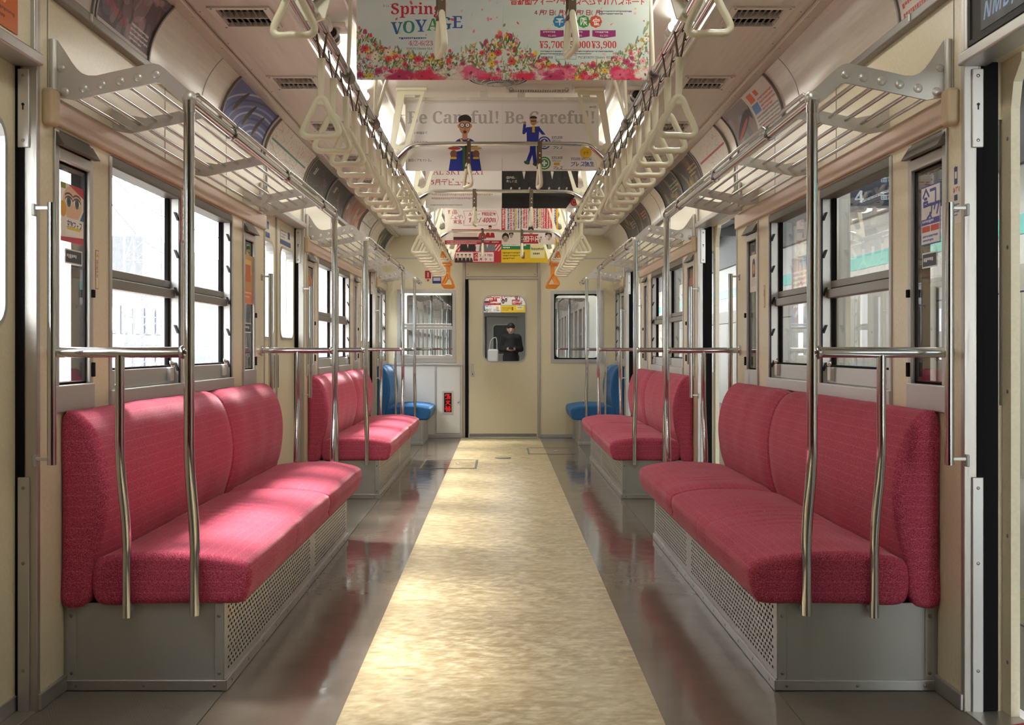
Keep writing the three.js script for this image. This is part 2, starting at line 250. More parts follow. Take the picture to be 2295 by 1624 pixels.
// side walls
for (const s of [-1, 1]) {
  const w = structGroup('wall_' + SIDE(s));
  bays.forEach((bay, k) => {
    const [a, b] = bayEnds[k];
    part('lower_panel', sbx(s, WX, WO, 0, Y0, a, b), mats.wall, w);
    let at = a;
    for (const [, d0, d1] of [...bay, ['', b, b]]) { if (d0 - at > 0.01) part('window_pillar', sbx(s, WX, 1.362, Y0, Y1, at, d0), mats.wall, w); at = d1; }
    part('header_panel', sbx(s, WX, WO, Y1, 2.10, a, b), mats.wall, w);
    part('header_rail', sbx(s, 1.282, 1.305, 1.668, 1.748, a + 0.085, b - 0.02, 0.009), mats.headerRail, w);
    part('rail_end_cap', sbx(s, 1.266, 1.302, 1.655, 1.76, a + 0.03, a + 0.088, 0.012), mats.knob, w);
    // seams in the upper panels
    for (const d of [a + 0.07, (a + b) / 2 - 0.3, (a + b) / 2 + 0.62]) if (d < b - 0.1) part('panel_seam', sbx(s, 1.2985, 1.301, 1.75, 2.03, d, d + 0.004), mats.aluDark, w);
    part('kick_strip', sbx(s, 1.288, 1.301, 0.004, 0.05, a + 0.002, Math.min(a + 0.19, b), 0.003), mats.alu, w);
    // steel door post, black rubber seal, lock plate and foot plate on the sides of each doorway
    for (const [e, dir, on] of [[a, 1, true], [b, -1, k < 2]]) if (on) {
      part('door_post', sbx(s, 1.296, 1.338, 0, 2.03, e - dir * 0.004, e + dir * 0.018, 0.003), mats.steel, w);
      part('seal_groove', sbx(s, 1.331, 1.347, 0.66, 1.58, e - dir * 0.009, e, 0.001), mats.rubber, w);
      part('door_seal', sbx(s, 1.345, 1.392, 0.006, DOORTOP, e - dir * 0.006, e + dir * 0.03, 0.004), mats.rubber, w);
      part('seal_plate', sbx(s, 1.316, 1.348, 1.58, 1.80, e - dir * 0.012, e - dir * 0.004, 0.003), mats.satin, w);
      part('keyhole', [new THREE.CylinderGeometry(0.004, 0.004, 0.004, 10).rotateX(PI / 2).translate(s * 1.332, 1.70, -(e - dir * 0.0125)), sbx(s, 1.3305, 1.3335, 1.685, 1.70, e - dir * 0.0105, e - dir * 0.0145)], mats.black, w);
      part('seal_plate', sbx(s, 1.316, 1.348, 0.0, 0.66, e - dir * 0.012, e - dir * 0.004, 0.003), mats.alu, w);
      for (const y of [1.60, 1.78, 0.63, 0.42, 0.12]) part('screw', dome(0.005, 0.002, P(s * 1.332, y, e - dir * 0.012), V3(0, 0, dir)), mats.screw, w);
      part('outer_frame', plateX(s, [[e - dir * 0.05, 0], [e - dir * 0.05, 1.68], [e - dir * 0.065, 1.75], [e - dir * 0.11, 1.80], [e - dir * 0.11, 1.86], [e + dir * 0.02, 1.86], [e + dir * 0.02, 0]], [], 1.405, 1.43), mats.wall, w);
      for (const y of [0.15, 0.5, 0.9, 1.3, 1.6]) part('screw', dome(0.006, 0.002, P(s * 1.405, y, e - dir * 0.03), V3(-s, 0, 0)), mats.screw, w);
    }
  });
  // panels over the doors
  DOORS.forEach(c => {
    part('door_header', sbx(s, WX, WO, DOORTOP, 2.10, c - DH, c + DH), mats.wall, w);
    part('header_lip', sbx(s, 1.278, 1.36, DOORTOP - 0.012, DOORTOP + 0.022, c - DH, c + DH, 0.006), mats.alu, w);
    for (const q of [-DH + 0.03, DH - 0.03]) part('header_post', sbx(s, 1.288, 1.302, 1.845, 2.03, c + q - 0.008, c + q + 0.008, 0.003), mats.alu, w);
  });
  // behind the camera the wall goes on closed
  part('lower_panel', sbx(s, WX, WO, 0, 2.10, REAR, DOORS[0] - DH), mats.wall, w);
  part('header_trim', sbx(s, 1.272, 1.305, 2.03, 2.062, REAR, END, 0.006), mats.aluDark, w);
  for (let d = 3.3; d < END; d += 0.62) part('trim_clip', sbx(s, 1.268, 1.274, 2.035, 2.057, d, d + 0.012), mats.satin, w);
  part('outer_skin', sbx(s, 1.43, 1.45, 2.05, 2.62, REAR, END + 0.1), mats.alu, w);
}
// ceiling: curved cove, steel trim, side ceiling with air grilles, lamp trough, middle ceiling, roof
const COVE = { cx: 1.0065, cy: 2.06, r: 0.2935, a1: 50 * PI / 180 };
const coveAt = (s, t, off) => V3(s * (COVE.cx + (COVE.r - off) * Math.cos(t)), COVE.cy + (COVE.r - off) * Math.sin(t), 0);
const coveSheet = (s, d0, d1, off, thick, t0 = 0, t1 = COVE.a1, n = 14) => { // a curved sheet; u runs so that print reads from inside
  const g = new THREE.BoxGeometry(1, 1, 1, 2, n, 1).toNonIndexed();
  return remap(g, v => { const p = coveAt(s, t0 + (v.y + 0.5) * (t1 - t0), off - (0.5 - v.z) * thick); const q = 0.5 - s * v.x; p.z = -(d0 + (d1 - d0) * q); return p; });
};
const VENTD = [4.10, 5.11, 6.12, 7.13, 8.14, 9.15, 10.16, 11.17];
const ribTex = dataTex(256, (u, v) => [0.5 + 0.5 * Math.sin(u * PI * 2 * 8)], 4, false);
mats.ceiling.bumpMap = ribTex; mats.ceiling.bumpScale = 0.0012;
{
  const c = structGroup('ceiling');
  for (const s of [-1, 1]) {
    const cuts = [REAR, 1.6, 4.62, 6.62, 8.62, 10.62, END];
    for (let i = 0; i + 1 < cuts.length; i++) {
      const g = coveSheet(s, cuts[i] + 0.0015, cuts[i + 1] - 0.0015, 0, 0.012, 0, COVE.a1, 20);
      boxUV(g); part('cove_panel', smoothCove(g, s), mats.cove, c);
      if (i) part('cove_joint', smoothCove(boxUV(coveSheet(s, cuts[i] - 0.006, cuts[i] + 0.006, 0.002, 0.002)), s), mats.alu, c);
    }
    part('cove_trim', sbx(s, 1.155, 1.205, 2.276, 2.294, REAR, END, 0.004), mats.cove, c);
    for (let d = 3.2; d < END; d += 0.42) for (const x of [1.168, 1.14]) part('screw', dome(0.004, 0.002, P(s * x, x > 1.15 ? 2.276 : 2.296, d), V3(0, -1, 0)), mats.screw, c);
    part('side_panel', plateY(rect(Math.min(s * 0.80, s * 1.17), Math.max(s * 0.80, s * 1.17), REAR, END), VENTD.map(d => { const a = s * 0.895, b = s * 1.07; return rect(Math.min(a, b), Math.max(a, b), d - 0.105, d + 0.105); }), 2.297, 2.307), mats.ceiling, c);
    part('duct', [sbx(s, 0.86, 1.10, 2.38, 2.39, 3.5, END), sbx(s, 0.86, 0.87, 2.308, 2.38, 3.5, END), sbx(s, 1.09, 1.10, 2.308, 2.38, 3.5, END)], mats.dark, c);
    // sloping trough that carries the lamps
    part('lamp_trough', remap(new THREE.BoxGeometry(1, 1, 1), v => V3(s * (0.80 - 0.19 * (v.x + 0.5)), 2.298 + 0.10 * (v.x + 0.5) + 0.012 * (v.y + 0.5), -(REAR + (END - REAR) * (v.z + 0.5)))), mats.trough, c);
    for (const [x, y] of [[0.80, 2.298], [0.612, 2.394]]) part('trough_edge', sbx(s, x - 0.006, x + 0.006, y - 0.01, y + 0.012, REAR, END, 0.003), mats.central, c);
  }
  part('middle_panel', bx(-0.61, 0.61, 2.40, 2.42, REAR, END), mats.central, c);
  for (const d of [1.2, 2.4, 4.75, 6.3, 8.2, 10.0, 11.4]) part('ceiling_joint', bx(-0.60, 0.60, 2.397, 2.401, d, d + 0.006), mats.alu, c);
  part('roof', bx(-1.45, 1.45, 2.56, 2.62, REAR, END + 0.1), mats.alu, c);
}
// smooth normals across the cove's curve
function smoothCove(g, s) { const p = g.attributes.position, n = g.attributes.normal; for (let i = 0; i < p.count; i++) { if (Math.abs(n.getZ(i)) > 0.5) continue; const t = V3(s * p.getX(i) - COVE.cx, p.getY(i) - COVE.cy, 0).normalize(); const k = (s * n.getX(i) * t.x + n.getY(i) * t.y) < 0 ? -1 : 1; if (Math.abs(s * n.getX(i) * t.x + n.getY(i) * t.y) > 0.8) n.setXYZ(i, k * s * t.x, k * t.y, 0); } return g; }
// the closed end behind the camera
struct('wall_rear', bx(-1.45, 1.45, -0.1, 2.6, REAR - 0.1, REAR), mats.wall);

// ---------------------------------------------------------------- windows
function hookGeo(s, d, y) { return remap(new THREE.BoxGeometry(0.008, 0.034, 0.012), v => V3(s * (1.307 + v.x + (v.y > 0 ? 0.012 : -0.001)), y + v.y, -(d + v.z))); }
function sashWindow(s, d0, d1) {
  const w = structGroup('window'), n = d1 - 0.012;                          // the notched guide is on the far reveal
  const F = (name, a, b, y, z, x0 = 1.318, x1 = 1.362, m = mats.alu, r = 0.004) => part(name, sbx(s, x0, Math.min(x1, 1.364), y, z, a, b, r), m, w);
  F('frame', d0, d0 + 0.022, Y0, Y1, 1.294, 1.40); F('frame', d1 - 0.006, d1 + 0.004, Y0, Y1, 1.294, 1.40);
  F('frame', d0, d1, Y0 - 0.03, Y0 + 0.02, 1.288, 1.40); F('blind_box', d0 + 0.02, d1 - 0.012, Y1 - 0.035, Y1 + 0.004, 1.296, 1.40, mats.hood);
  F('guide_strip', n, d1 - 0.004, Y0 + 0.02, Y1 - 0.035, 1.302, 1.356, mats.satin, 0.001); F('guide_edge', n - 0.004, n + 0.001, Y0 + 0.02, Y1 - 0.035, 1.300, 1.306, mats.black, 0.001);
  F('gasket', n - 0.022, n, Y0 + 0.02, Y1 - 0.035, 1.340, 1.358, mats.rubber);
  F('lower_sash_rail', d0 + 0.02, n, Y0 + 0.02, Y0 + 0.085, 1.322, 1.37); F('lower_sash_rail', d0 + 0.02, d1 - 0.014, 1.222, 1.258, 1.322, 1.36, mats.aluDark); F('upper_sash_rail', d0 + 0.02, d1 - 0.014, 1.262, 1.292, 1.338, 1.385, mats.aluDark);
  F('gasket', d0 + 0.02, n, Y0 + 0.085, Y0 + 0.092, 1.328, 1.36, mats.rubber, 0.001);
  F('pane', d0 + 0.02, n, Y0 + 0.088, 1.225, 1.347, 1.350, mats.glass, 0); F('pane', d0 + 0.02, n, 1.288, Y1 - 0.035, 1.356, 1.359, mats.glass, 0);
  F('latch', n - 0.10, n - 0.06, Y0 + 0.03, Y0 + 0.085, 1.305, 1.325, mats.satin, 0.005);
  part('latch_knob', dome(0.014, 0.012, P(s * 1.312, Y0 + 0.098, n - 0.08), V3(-s, 0.3, 0)), mats.chrome, w);
  for (let k = 0; k < 5; k++) part('notch', hookGeo(s, n - 0.008, 0.945 + k * 0.152), mats.black, w);
}
function stripWindow(s, d0, d1) {
  const w = structGroup('window');
  const F = (name, a, b, y, z, x0 = 1.292, x1 = 1.345, m = mats.alu, r = 0.004) => part(name, sbx(s, x0, x1, y, z, a, b, r), m, w);
  F('frame', d0, d0 + 0.03, Y0 - 0.02, Y1); F('frame', d1 - 0.026, d1, Y0 - 0.02, Y1); F('frame', d0 - 0.006, d1 + 0.006, Y0 - 0.03, Y0 + 0.05, 1.289, 1.347); F('frame', d0 + 0.0285, d1 - 0.0245, 1.575, 1.61, 1.2905, 1.344); F('frame', d0 + 0.0285, d1 - 0.0245, 1.607, Y1 - 0.001, 1.312, 1.343);
  F('gasket', d0 + 0.028, d0 + 0.036, Y0 + 0.05, 1.575, 1.30, 1.32, mats.rubber, 0.001); F('gasket', d1 - 0.036, d1 - 0.026, Y0 + 0.05, 1.575, 1.305, 1.35, mats.rubber, 0.001);
  F('gasket', d0 + 0.03, d1 - 0.03, Y0 + 0.05, Y0 + 0.058, 1.305, 1.35, mats.rubber, 0.001); F('gasket', d0 + 0.03, d1 - 0.03, 1.567, 1.576, 1.305, 1.35, mats.rubber, 0.001);
  F('pane', d0 + 0.03, d1 - 0.028, Y0 + 0.05, 1.576, 1.305, 1.308, mats.glass, 0); F('outer_pane', d0 + 0.03, d1 - 0.028, Y0 + 0.05, 1.576, 1.358, 1.361, mats.glass, 0);
  part('vent_hood', remap(new THREE.BoxGeometry(1, 1, 1), v => V3(s * (1.298 - (v.y < 0 ? 0.03 : 0) + 0.02 * (v.x + 0.5)), 1.612 + 0.05 * (v.y + 0.5), -(d0 + 0.005 + (d1 - d0 - 0.01) * (v.z + 0.5)))), mats.hood, w);
  F('window_catch', d1 - 0.02, d1 - 0.004, 0.93, 0.975, 1.284, 1.294, mats.rubber, 0.002); F('window_catch', d1 - 0.02, d1 - 0.004, 1.18, 1.205, 1.284, 1.294, mats.rubber, 0.002);
}
for (const s of [-1, 1]) bays.flat().forEach(([kind, a, b]) => (kind === 'sash' ? sashWindow : stripWindow)(s, a, b));

// ---------------------------------------------------------------- doors: closed on the left, open on the right (leaves slid into the wall pockets)
function doorLeaf(s, a, b, g) {                                            // leaf between a and b
  const leaf = part('door_leaf', plateX(s, rect(a, b, 0.008, DOORTOP + 0.02), [rrect(a + 0.11, b - 0.095, 1.085, 1.64, 0.06)], 1.357, 1.392), mats.wall, g);
  part('window_rim', plateX(s, rrect(a + 0.098, b - 0.083, 1.073, 1.652, 0.072), [rrect(a + 0.112, b - 0.097, 1.087, 1.638, 0.058)], 1.351, 1.395), mats.alu, leaf);
  part('pane', plateX(s, rrect(a + 0.105, b - 0.09, 1.08, 1.645, 0.065), [], 1.373, 1.376), mats.glass, leaf);
  return leaf;
}
DOORS.forEach((c, k) => {
  const g = structGroup('door');
  const A = doorLeaf(-1, c - DH - 0.02, c - 0.003, g), B = doorLeaf(-1, c + 0.003, c + DH + 0.02, g);
  for (const q of [-1, 1]) part('leaf_edge', sbx(-1, 1.35, 1.396, 0.01, DOORTOP + 0.015, c + q * 0.009 - 0.006, c + q * 0.009 + 0.006, 0.003), mats.steel, g);
  for (const [L, x] of [[A, c - 0.055], [B, c + 0.055]]) part('finger_grip', plateX(-1, rrect(x - 0.014, x + 0.014, 0.78, 0.98, 0.013), [], 1.3545, 1.358), mats.aluDark, L);
  part('threshold_strip', sbx(-1, 1.352, 1.36, 0.006, 0.05, c - DH, c + DH, 0.002), mats.alu, g);
});
// ---------------------------------------------------------------- end wall of the carriage, with its sliding door, windows and extinguisher cabinet
const EW = (name, x0, x1, y0, y1, dd0, dd1, m, g, r = 0.004) => part(name, bx(x0, x1, y0, y1, dd0, dd1, r), m, g);
{
  const w = structGroup('wall_end');
  const hL = rect(-1.145, -0.535, 0.885, 1.655), hR = rect(0.60, 1.13, 0.885, 1.64), hD = rect(-0.37, 0.415, 0.0, 1.82);
  part('end_panel', plateZ([[-1.40, -0.05], [-0.37, -0.05], [-0.37, 1.82], [0.415, 1.82], [0.415, -0.05], [1.40, -0.05], [1.40, 2.6], [-1.40, 2.6]], [hL, hR], END, END + 0.06), mats.wall, w);
  EW('end_trim', -1.25, -0.42, 2.035, 2.05, END - 0.008, END, mats.alu, w); EW('end_trim', 0.46, 1.25, 2.035, 2.05, END - 0.008, END, mats.alu, w);
  // frame round the door and the panel over it
  for (const x of [-0.42, 0.43]) EW('door_post', x - 0.012, x + 0.018, 0, 2.06, END - 0.018, END + 0.002, mats.steel, w);
  EW('door_lintel', -0.40, 0.43, 1.805, 1.828, END - 0.022, END + 0.002, mats.steel, w);
  EW('transom_panel', -0.395, 0.415, 1.835, 2.035, END - 0.008, END - 0.001, mats.wall, w);
  for (const x of [-0.37, 0.39]) part('screw', dome(0.006, 0.003, P(x, 1.86, END - 0.008), V3(0, 0, 1)), mats.screw, w);
  EW('door_seal', -0.402, -0.366, 0.005, 1.80, END - 0.012, END + 0.012, mats.rubber, w);
  // dado ledge and cabinet fronts at the left of the door
  EW('ledge', -1.29, -0.425, 0.825, 0.845, END - 0.05, END, mats.alu, w);
  EW('dado_panel', -1.29, -0.43, 0.03, 0.826, END - 0.038, END - 0.001, mats.paint, w);
  EW('dado_seam', -0.745, -0.738, 0.03, 0.826, END - 0.041, END - 0.037, mats.alu, w, 0);
  EW('dado_post', -0.44, -0.425, 0.03, 0.845, END - 0.045, END - 0.03, mats.steel, w);
  EW('kick_strip', -1.29, -0.43, 0.0, 0.045, END - 0.045, END - 0.002, mats.alu, w); EW('kick_strip', 0.445, 1.29, 0.0, 0.045, END - 0.01, END, mats.alu, w);
  // the two end windows
  const wl = structGroup('window');
  part('frame', plateZ(rect(-1.175, -0.51, 0.855, 1.685), [rect(-1.135, -0.548, 0.90, 1.645)], END - 0.016, END + 0.03), mats.alu, wl);
  EW('gasket', -1.135, -1.125, 0.90, 1.645, END - 0.006, END + 0.03, mats.rubber, wl, 0); EW('gasket', -0.558, -0.548, 1.27, 1.645, END - 0.006, END + 0.03, mats.rubber, wl, 0);
  EW('upper_sash_rail', -1.135, -0.548, 1.275, 1.30, END + 0.002, END + 0.03, mats.alu, wl); EW('lower_sash_rail', -1.135, -0.548, 1.235, 1.268, END - 0.01, END + 0.015, mats.alu, wl);
  EW('bottom_rail', -1.135, -0.548, 0.90, 0.94, END - 0.01, END + 0.015, mats.satin, wl);
  EW('pane', -1.127, -0.556, 1.30, 1.64, END + 0.018, END + 0.021, mats.glass, wl, 0); EW('pane', -1.127, -0.556, 0.94, 1.236, END + 0.004, END + 0.007, mats.glass, wl, 0);
  for (const x of [-1.06, -0.60]) EW('latch', x - 0.03, x + 0.03, 0.925, 0.95, END - 0.022, END - 0.008, mats.satin, wl, 0.004);
  const wr = structGroup('window');
  part('frame', plateZ(rect(0.57, 1.165, 0.855, 1.675), [rect(0.607, 1.125, 0.895, 1.635)], END - 0.014, END + 0.03), mats.alu, wr);
  part('gasket', plateZ(rect(0.605, 1.127, 0.893, 1.637), [rrect(0.622, 1.11, 0.91, 1.62, 0.05)], END, END + 0.028), mats.rubber, wr);
  part('pane', bx(0.607, 1.125, 0.895, 1.635, END + 0.018, END + 0.021), mats.glass, wr);
  // sliding door
  const g = structGroup('door'), hole = [-0.19, 0.282, 0.872, 1.61];
  const leaf = part('door_leaf', plateZ(rect(-0.358, 0.415, 0.012, 1.806), [rrect(...hole, 0.085)], END + 0.004, END + 0.04), mats.wall, g);
  part('window_rim', plateZ(rrect(hole[0] - 0.014, hole[1] + 0.014, hole[2] - 0.014, hole[3] + 0.014, 0.098), [rrect(...hole, 0.082)], END - 0.004, END + 0.042), mats.alu, leaf);
  part('pane', plateZ(rrect(hole[0] - 0.004, hole[1] + 0.004, hole[2] - 0.004, hole[3] + 0.004, 0.088), [], END + 0.02, END + 0.023), mats.glass, leaf);
  EW('kick_plate', -0.355, 0.41, 0.012, 0.05, END - 0.002, END + 0.004, mats.aluDark, g, 0.001);
  const h = part('handle', [tube(bent([P(-0.318, 0.835, END), P(-0.318, 0.835, END - 0.03), P(-0.318, 0.74, END - 0.03)], 0.02), 0.008), bx(-0.335, -0.30, 0.70, 0.755, END - 0.025, END + 0.004, 0.006)], mats.satin, g);
  part('keyhole', bx(-0.322, -0.314, 0.715, 0.735, END - 0.027, END - 0.024), mats.black, h);
}
// extinguisher cabinet door in the dado
{
  const t = thing('extinguisher_cabinet', 'cream cabinet door with red and black extinguisher sign beside the end door', 'cabinet');
  part('door_panel', plateZ(rect(-0.728, -0.455, 0.055, 0.812), [], END - 0.044, END - 0.038), mats.paint, t);
  part('door_edge', plateZ(rect(-0.732, -0.451, 0.05, 0.816), [rect(-0.722, -0.461, 0.06, 0.806)], END - 0.046, END - 0.038), mats.alu, t);
  part('knob', [dome(0.014, 0.012, P(-0.478, 0.41, END - 0.05), V3(0, 0, 1)), bx(-0.483, -0.473, 0.405, 0.415, END - 0.055, END - 0.044)], mats.chrome, t);
  const sg = part('sign_frame', plateZ(rect(-0.66, -0.535, 0.275, 0.535), [rect(-0.64, -0.555, 0.295, 0.515)], END - 0.054, END - 0.044), mats.satin, t);
  part('sign_face', new THREE.BoxGeometry(0.085, 0.22, 0.003).translate(-0.5975, 0.405, -(END - 0.0465)), std(0xffffff, 0.3, 0, { map: canvasTex(96, 256, (q, w, h) => { q.fillStyle = '#120608'; q.fillRect(0, 0, w, h); ['消', '火', '器'].forEach((ch, i) => glyph(q, ch, 14, 12 + i * 80, 68, '#ff2a34', 13)); }) }), sg);
  settle(t);
}
// ---------------------------------------------------------------- bench seats
function padGeo(s, ctrl, d0, d1, endR, seams, m = 56, wrinkle = 0, soft = () => 1) {
  const curve = new THREE.CatmullRomCurve3(ctrl.map(([x, y]) => V3(x, y, 0)), true, 'centripetal'), prof = curve.getSpacedPoints(m).slice(0, m);
  let area = 0; prof.forEach((p, i) => { const q = prof[(i + 1) % m]; area += p.x * q.y - q.x * p.y; });
  const nrm = prof.map((p, i) => { const a = prof[(i + m - 1) % m], b = prof[(i + 1) % m]; const n = V3(b.y - a.y, a.x - b.x, 0).normalize(); return area < 0 ? n.negate() : n; });
  const ds = [];
  for (let k = 0; k <= 6; k++) { const a = k / 6 * PI / 2; ds.push([d0 + endR * (1 - Math.cos(a)), endR * (1 - Math.sin(a))]); }
  const inner = []; for (let d = d0 + endR + 0.03; d < d1 - endR - 0.01; d += wrinkle > 0.005 ? 0.008 : 0.035) inner.push(d);
  for (const q of seams) for (let k = -5; k <= 5; k++) inner.push(q + k * 0.005);
  inner.sort((a, b) => a - b); let last = -9; for (const d of inner) if (d - last > 0.003) { ds.push([d, 0]); last = d; }
  for (let k = 6; k >= 0; k--) { const a = k / 6 * PI / 2; ds.push([d1 - endR * (1 - Math.cos(a)), endR * (1 - Math.sin(a))]); }
  const pos = [], uv = [], idx = [], n = ds.length; let run = 0;
  let cx = 0, cy = 0; prof.forEach(p => { cx += p.x / m; cy += p.y / m; });
  const arc = [0]; for (let i = 0; i < m; i++) arc.push(arc[i] + prof[i].distanceTo(prof[(i + 1) % m]));
  ds.forEach(([d, e], j) => {
    if (j) run += Math.hypot(d - ds[j - 1][0], e - ds[j - 1][1]);
    let groove = 0; for (const q of seams) groove += 0.013 * Math.exp(-Math.pow((d - q) / 0.009, 2)) + 0.010 * Math.exp(-Math.pow((d - q) / 0.07, 2));
    for (let i = 0; i <= m; i++) {
      const p = prof[i % m], q = nrm[i % m], sf = soft(p.x, p.y);
      let k = -e - groove * sf + 0.004 * sf * noise.noise(d * 5, arc[i] * 6, 2.2 + s);
      if (wrinkle && sf > 0.5) for (const [q0, bend, x0, len, amp] of CREASES) { const dd = d - d0 - q0 - bend * (p.x - 0.95); k -= wrinkle * amp * Math.exp(-Math.pow(dd / 0.012, 2)) * Math.exp(-Math.pow((p.x - x0) / len, 2)); }
      pos.push(s * (p.x + q.x * k), p.y + q.y * k, -d); uv.push(run, arc[i]);
    }
  });
  const row = m + 1;
  for (let j = 0; j + 1 < n; j++) for (let i = 0; i < m; i++) { const a = j * row + i, b = a + 1, c = a + row, e = c + 1; idx.push(a, b, c, b, e, c); }
  const g = new THREE.BufferGeometry();
  for (const [j, dir] of [[0, 1], [n - 1, -1]]) { const c0 = pos.length / 3; pos.push(s * cx, cy, -ds[j][0]); uv.push(Math.abs(cx), cy); for (let i = 0; i <= m; i++) { const a = (j * row + i) * 3; pos.push(pos[a], pos[a + 1], pos[a + 2]); uv.push(Math.abs(pos[a]), pos[a + 1]); } for (let i = 0; i < m; i++) dir > 0 ? idx.push(c0, c0 + 2 + i, c0 + 1 + i) : idx.push(c0, c0 + 1 + i, c0 + 2 + i); }
  g.setAttribute('position', new THREE.Float32BufferAttribute(pos, 3)); g.setAttribute('uv', new THREE.Float32BufferAttribute(uv, 2)); g.setIndex(idx);
  if (signedVolume(g) < 0) flip(g);
  g.computeVertexNormals();
  // join the normals across the uv seam
  const N = g.attributes.normal; for (let j = 0; j < n; j++) { const a = j * row, b = a + m; const v = V3(N.getX(a) + N.getX(b), N.getY(a) + N.getY(b), N.getZ(a) + N.getZ(b)).normalize(); N.setXYZ(a, v.x, v.y, v.z); N.setXYZ(b, v.x, v.y, v.z); }
  return g;
}
const CREASES = [[0.52, 0.25, 1.0, 0.10, 0.7], [0.60, 0.32, 0.97, 0.13, 1], [0.70, 0.22, 0.99, 0.14, 0.8], [0.79, 0.38, 0.95, 0.16, 1], [0.87, 0.30, 0.98, 0.12, 0.6], [0.95, 0.42, 0.94, 0.16, 0.9], [1.06, 0.36, 0.97, 0.12, 0.7], [1.75, 0.2, 0.98, 0.12, 0.6], [1.84, 0.3, 0.96, 0.12, 0.5]];
const CUSHION = [[0.762, 0.268], [0.748, 0.30], [0.738, 0.345], [0.745, 0.378], [0.775, 0.394], [0.86, 0.410], [1.0, 0.416], [1.12, 0.408], [1.20, 0.392], [1.215, 0.36], [1.212, 0.29], [1.195, 0.262], [1.05, 0.260], [0.88, 0.262], [0.79, 0.262]];
const BACK = [[1.298, 0.256], [1.235, 0.254], [1.216, 0.275], [1.206, 0.36], [1.180, 0.45], [1.166, 0.53], [1.162, 0.60], [1.170, 0.68], [1.190, 0.75], [1.222, 0.805], [1.256, 0.832], [1.285, 0.834], [1.299, 0.815], [1.300, 0.6], [1.300, 0.4]];
function perforated(s, d0, d1, panels) {                // grille sheet with rows of slotted holes, staggered
  const holes = [];
  for (const [a, b] of panels) for (let r = 0; r < 13; r++) { const y = 0.058 + r * 0.0152; for (let d = a + (r % 2) * 0.0175; d < b; d += 0.035) { const h = []; for (let k = 0; k < 8; k++) { const t = k / 8 * PI * 2 + 0.2; h.push([d + 0.0105 * Math.cos(t), y + 0.0046 * Math.sin(t)]); } holes.push(h); } }
  return plateX(s, rect(d0, d1, 0.032, 0.262), holes, 0.822, 0.8235);
}
function bench(s, d0, len, cloth, seams, label, group) {
  const t = thing('bench_seat', label, 'seat', group), e = d0 + len;
  part('seat_cushion', padGeo(s, CUSHION, d0, e, 0.022, seams, 60, seams.length ? 0.006 : 0.002, (x, y) => (y > 0.38 || (x < 0.78 && y > 0.3) ? 1 : 0)), cloth, t);
  part('backrest', padGeo(s, BACK, d0 - 0.01, e + 0.005, 0.024, seams, 60, 0, (x) => (x < 1.285 ? 1 : 0)), cloth, t);
  const b0 = d0 + 0.018, b1 = e - 0.01;
  const split = len > 1.5 ? [[b0 + 0.05, b0 + len * 0.56], [b0 + len * 0.61, b1 - 0.05]] : [[b0 + 0.05, b1 - 0.06]];
  part('grille_panel', perforated(s, b0, b1, split), mats.grille, t);
  part('inner_liner', sbx(s, 0.875, 0.88, 0.03, 0.26, b0 + 0.01, b1 - 0.01), mats.dark, t);
  for (const [q, dir] of [[b0, -1], [b1, 1]]) {
    const p = part('end_panel', sbx(s, 0.8235, 1.298, 0.03, 0.262, q, q - dir * 0.004), mats.grey, t);
    for (const [x0, x1] of [[0.824, 0.85], [1.262, 1.29]]) { const st = part('corner_strip', sbx(s, x0, x1, 0.03, 0.262, q, q + dir * 0.004, 0.0015), mats.grey, p); if (dir < 0) for (const y of [0.055, 0.225]) part('screw', dome(0.0055, 0.003, P(s * (x0 + x1) / 2, y, q + dir * 0.004), V3(0, 0, 1)), mats.screw, st); }
    const k = part('floor_trim', sbx(s, 0.817, 1.30, 0.003, 0.034, q - dir * 0.01, q + dir * 0.007, 0.002), mats.alu, t);
    if (dir < 0) for (const x of [0.85, 1.06, 1.26]) part('screw', dome(0.005, 0.002, P(s * x, 0.018, q + dir * 0.007), V3(0, 0, 1)), mats.screw, k);
  }
  const f = part('floor_trim', sbx(s, 0.814, 0.83, 0.001, 0.034, b0 - 0.004, b1 + 0.004, 0.002), mats.alu, t);
  for (let d = b0 + 0.06; d < b1; d += 0.21) part('screw', dome(0.005, 0.002, P(s * 0.814, 0.018, d), V3(-s, 0, 0)), mats.screw, f);
  settle(t);
  return t;
}
for (const s of [-1, 1]) {
  const near = bench(s, 3.15, 2.55, redCloth, [3.15 + 1.52], `red fabric bench seat nearest on the ${SIDE(s)} side, dark end facing the viewer`, 'red bench seats');
  copyOf(near, 0, 0, -PITCH, `red fabric bench seat further along the ${SIDE(s)} side, between the second and third doors`);
  copyOf(near, 0, 0, PITCH - 0.085, `red fabric bench seat cut by the bottom ${SIDE(s)} corner, only an edge showing`);
  bench(s, 3.15 + 2 * PITCH, 0.885, blueCloth, [], `short blue fabric priority seat at the ${SIDE(s)} end of the carriage`, 'blue priority seats');
}

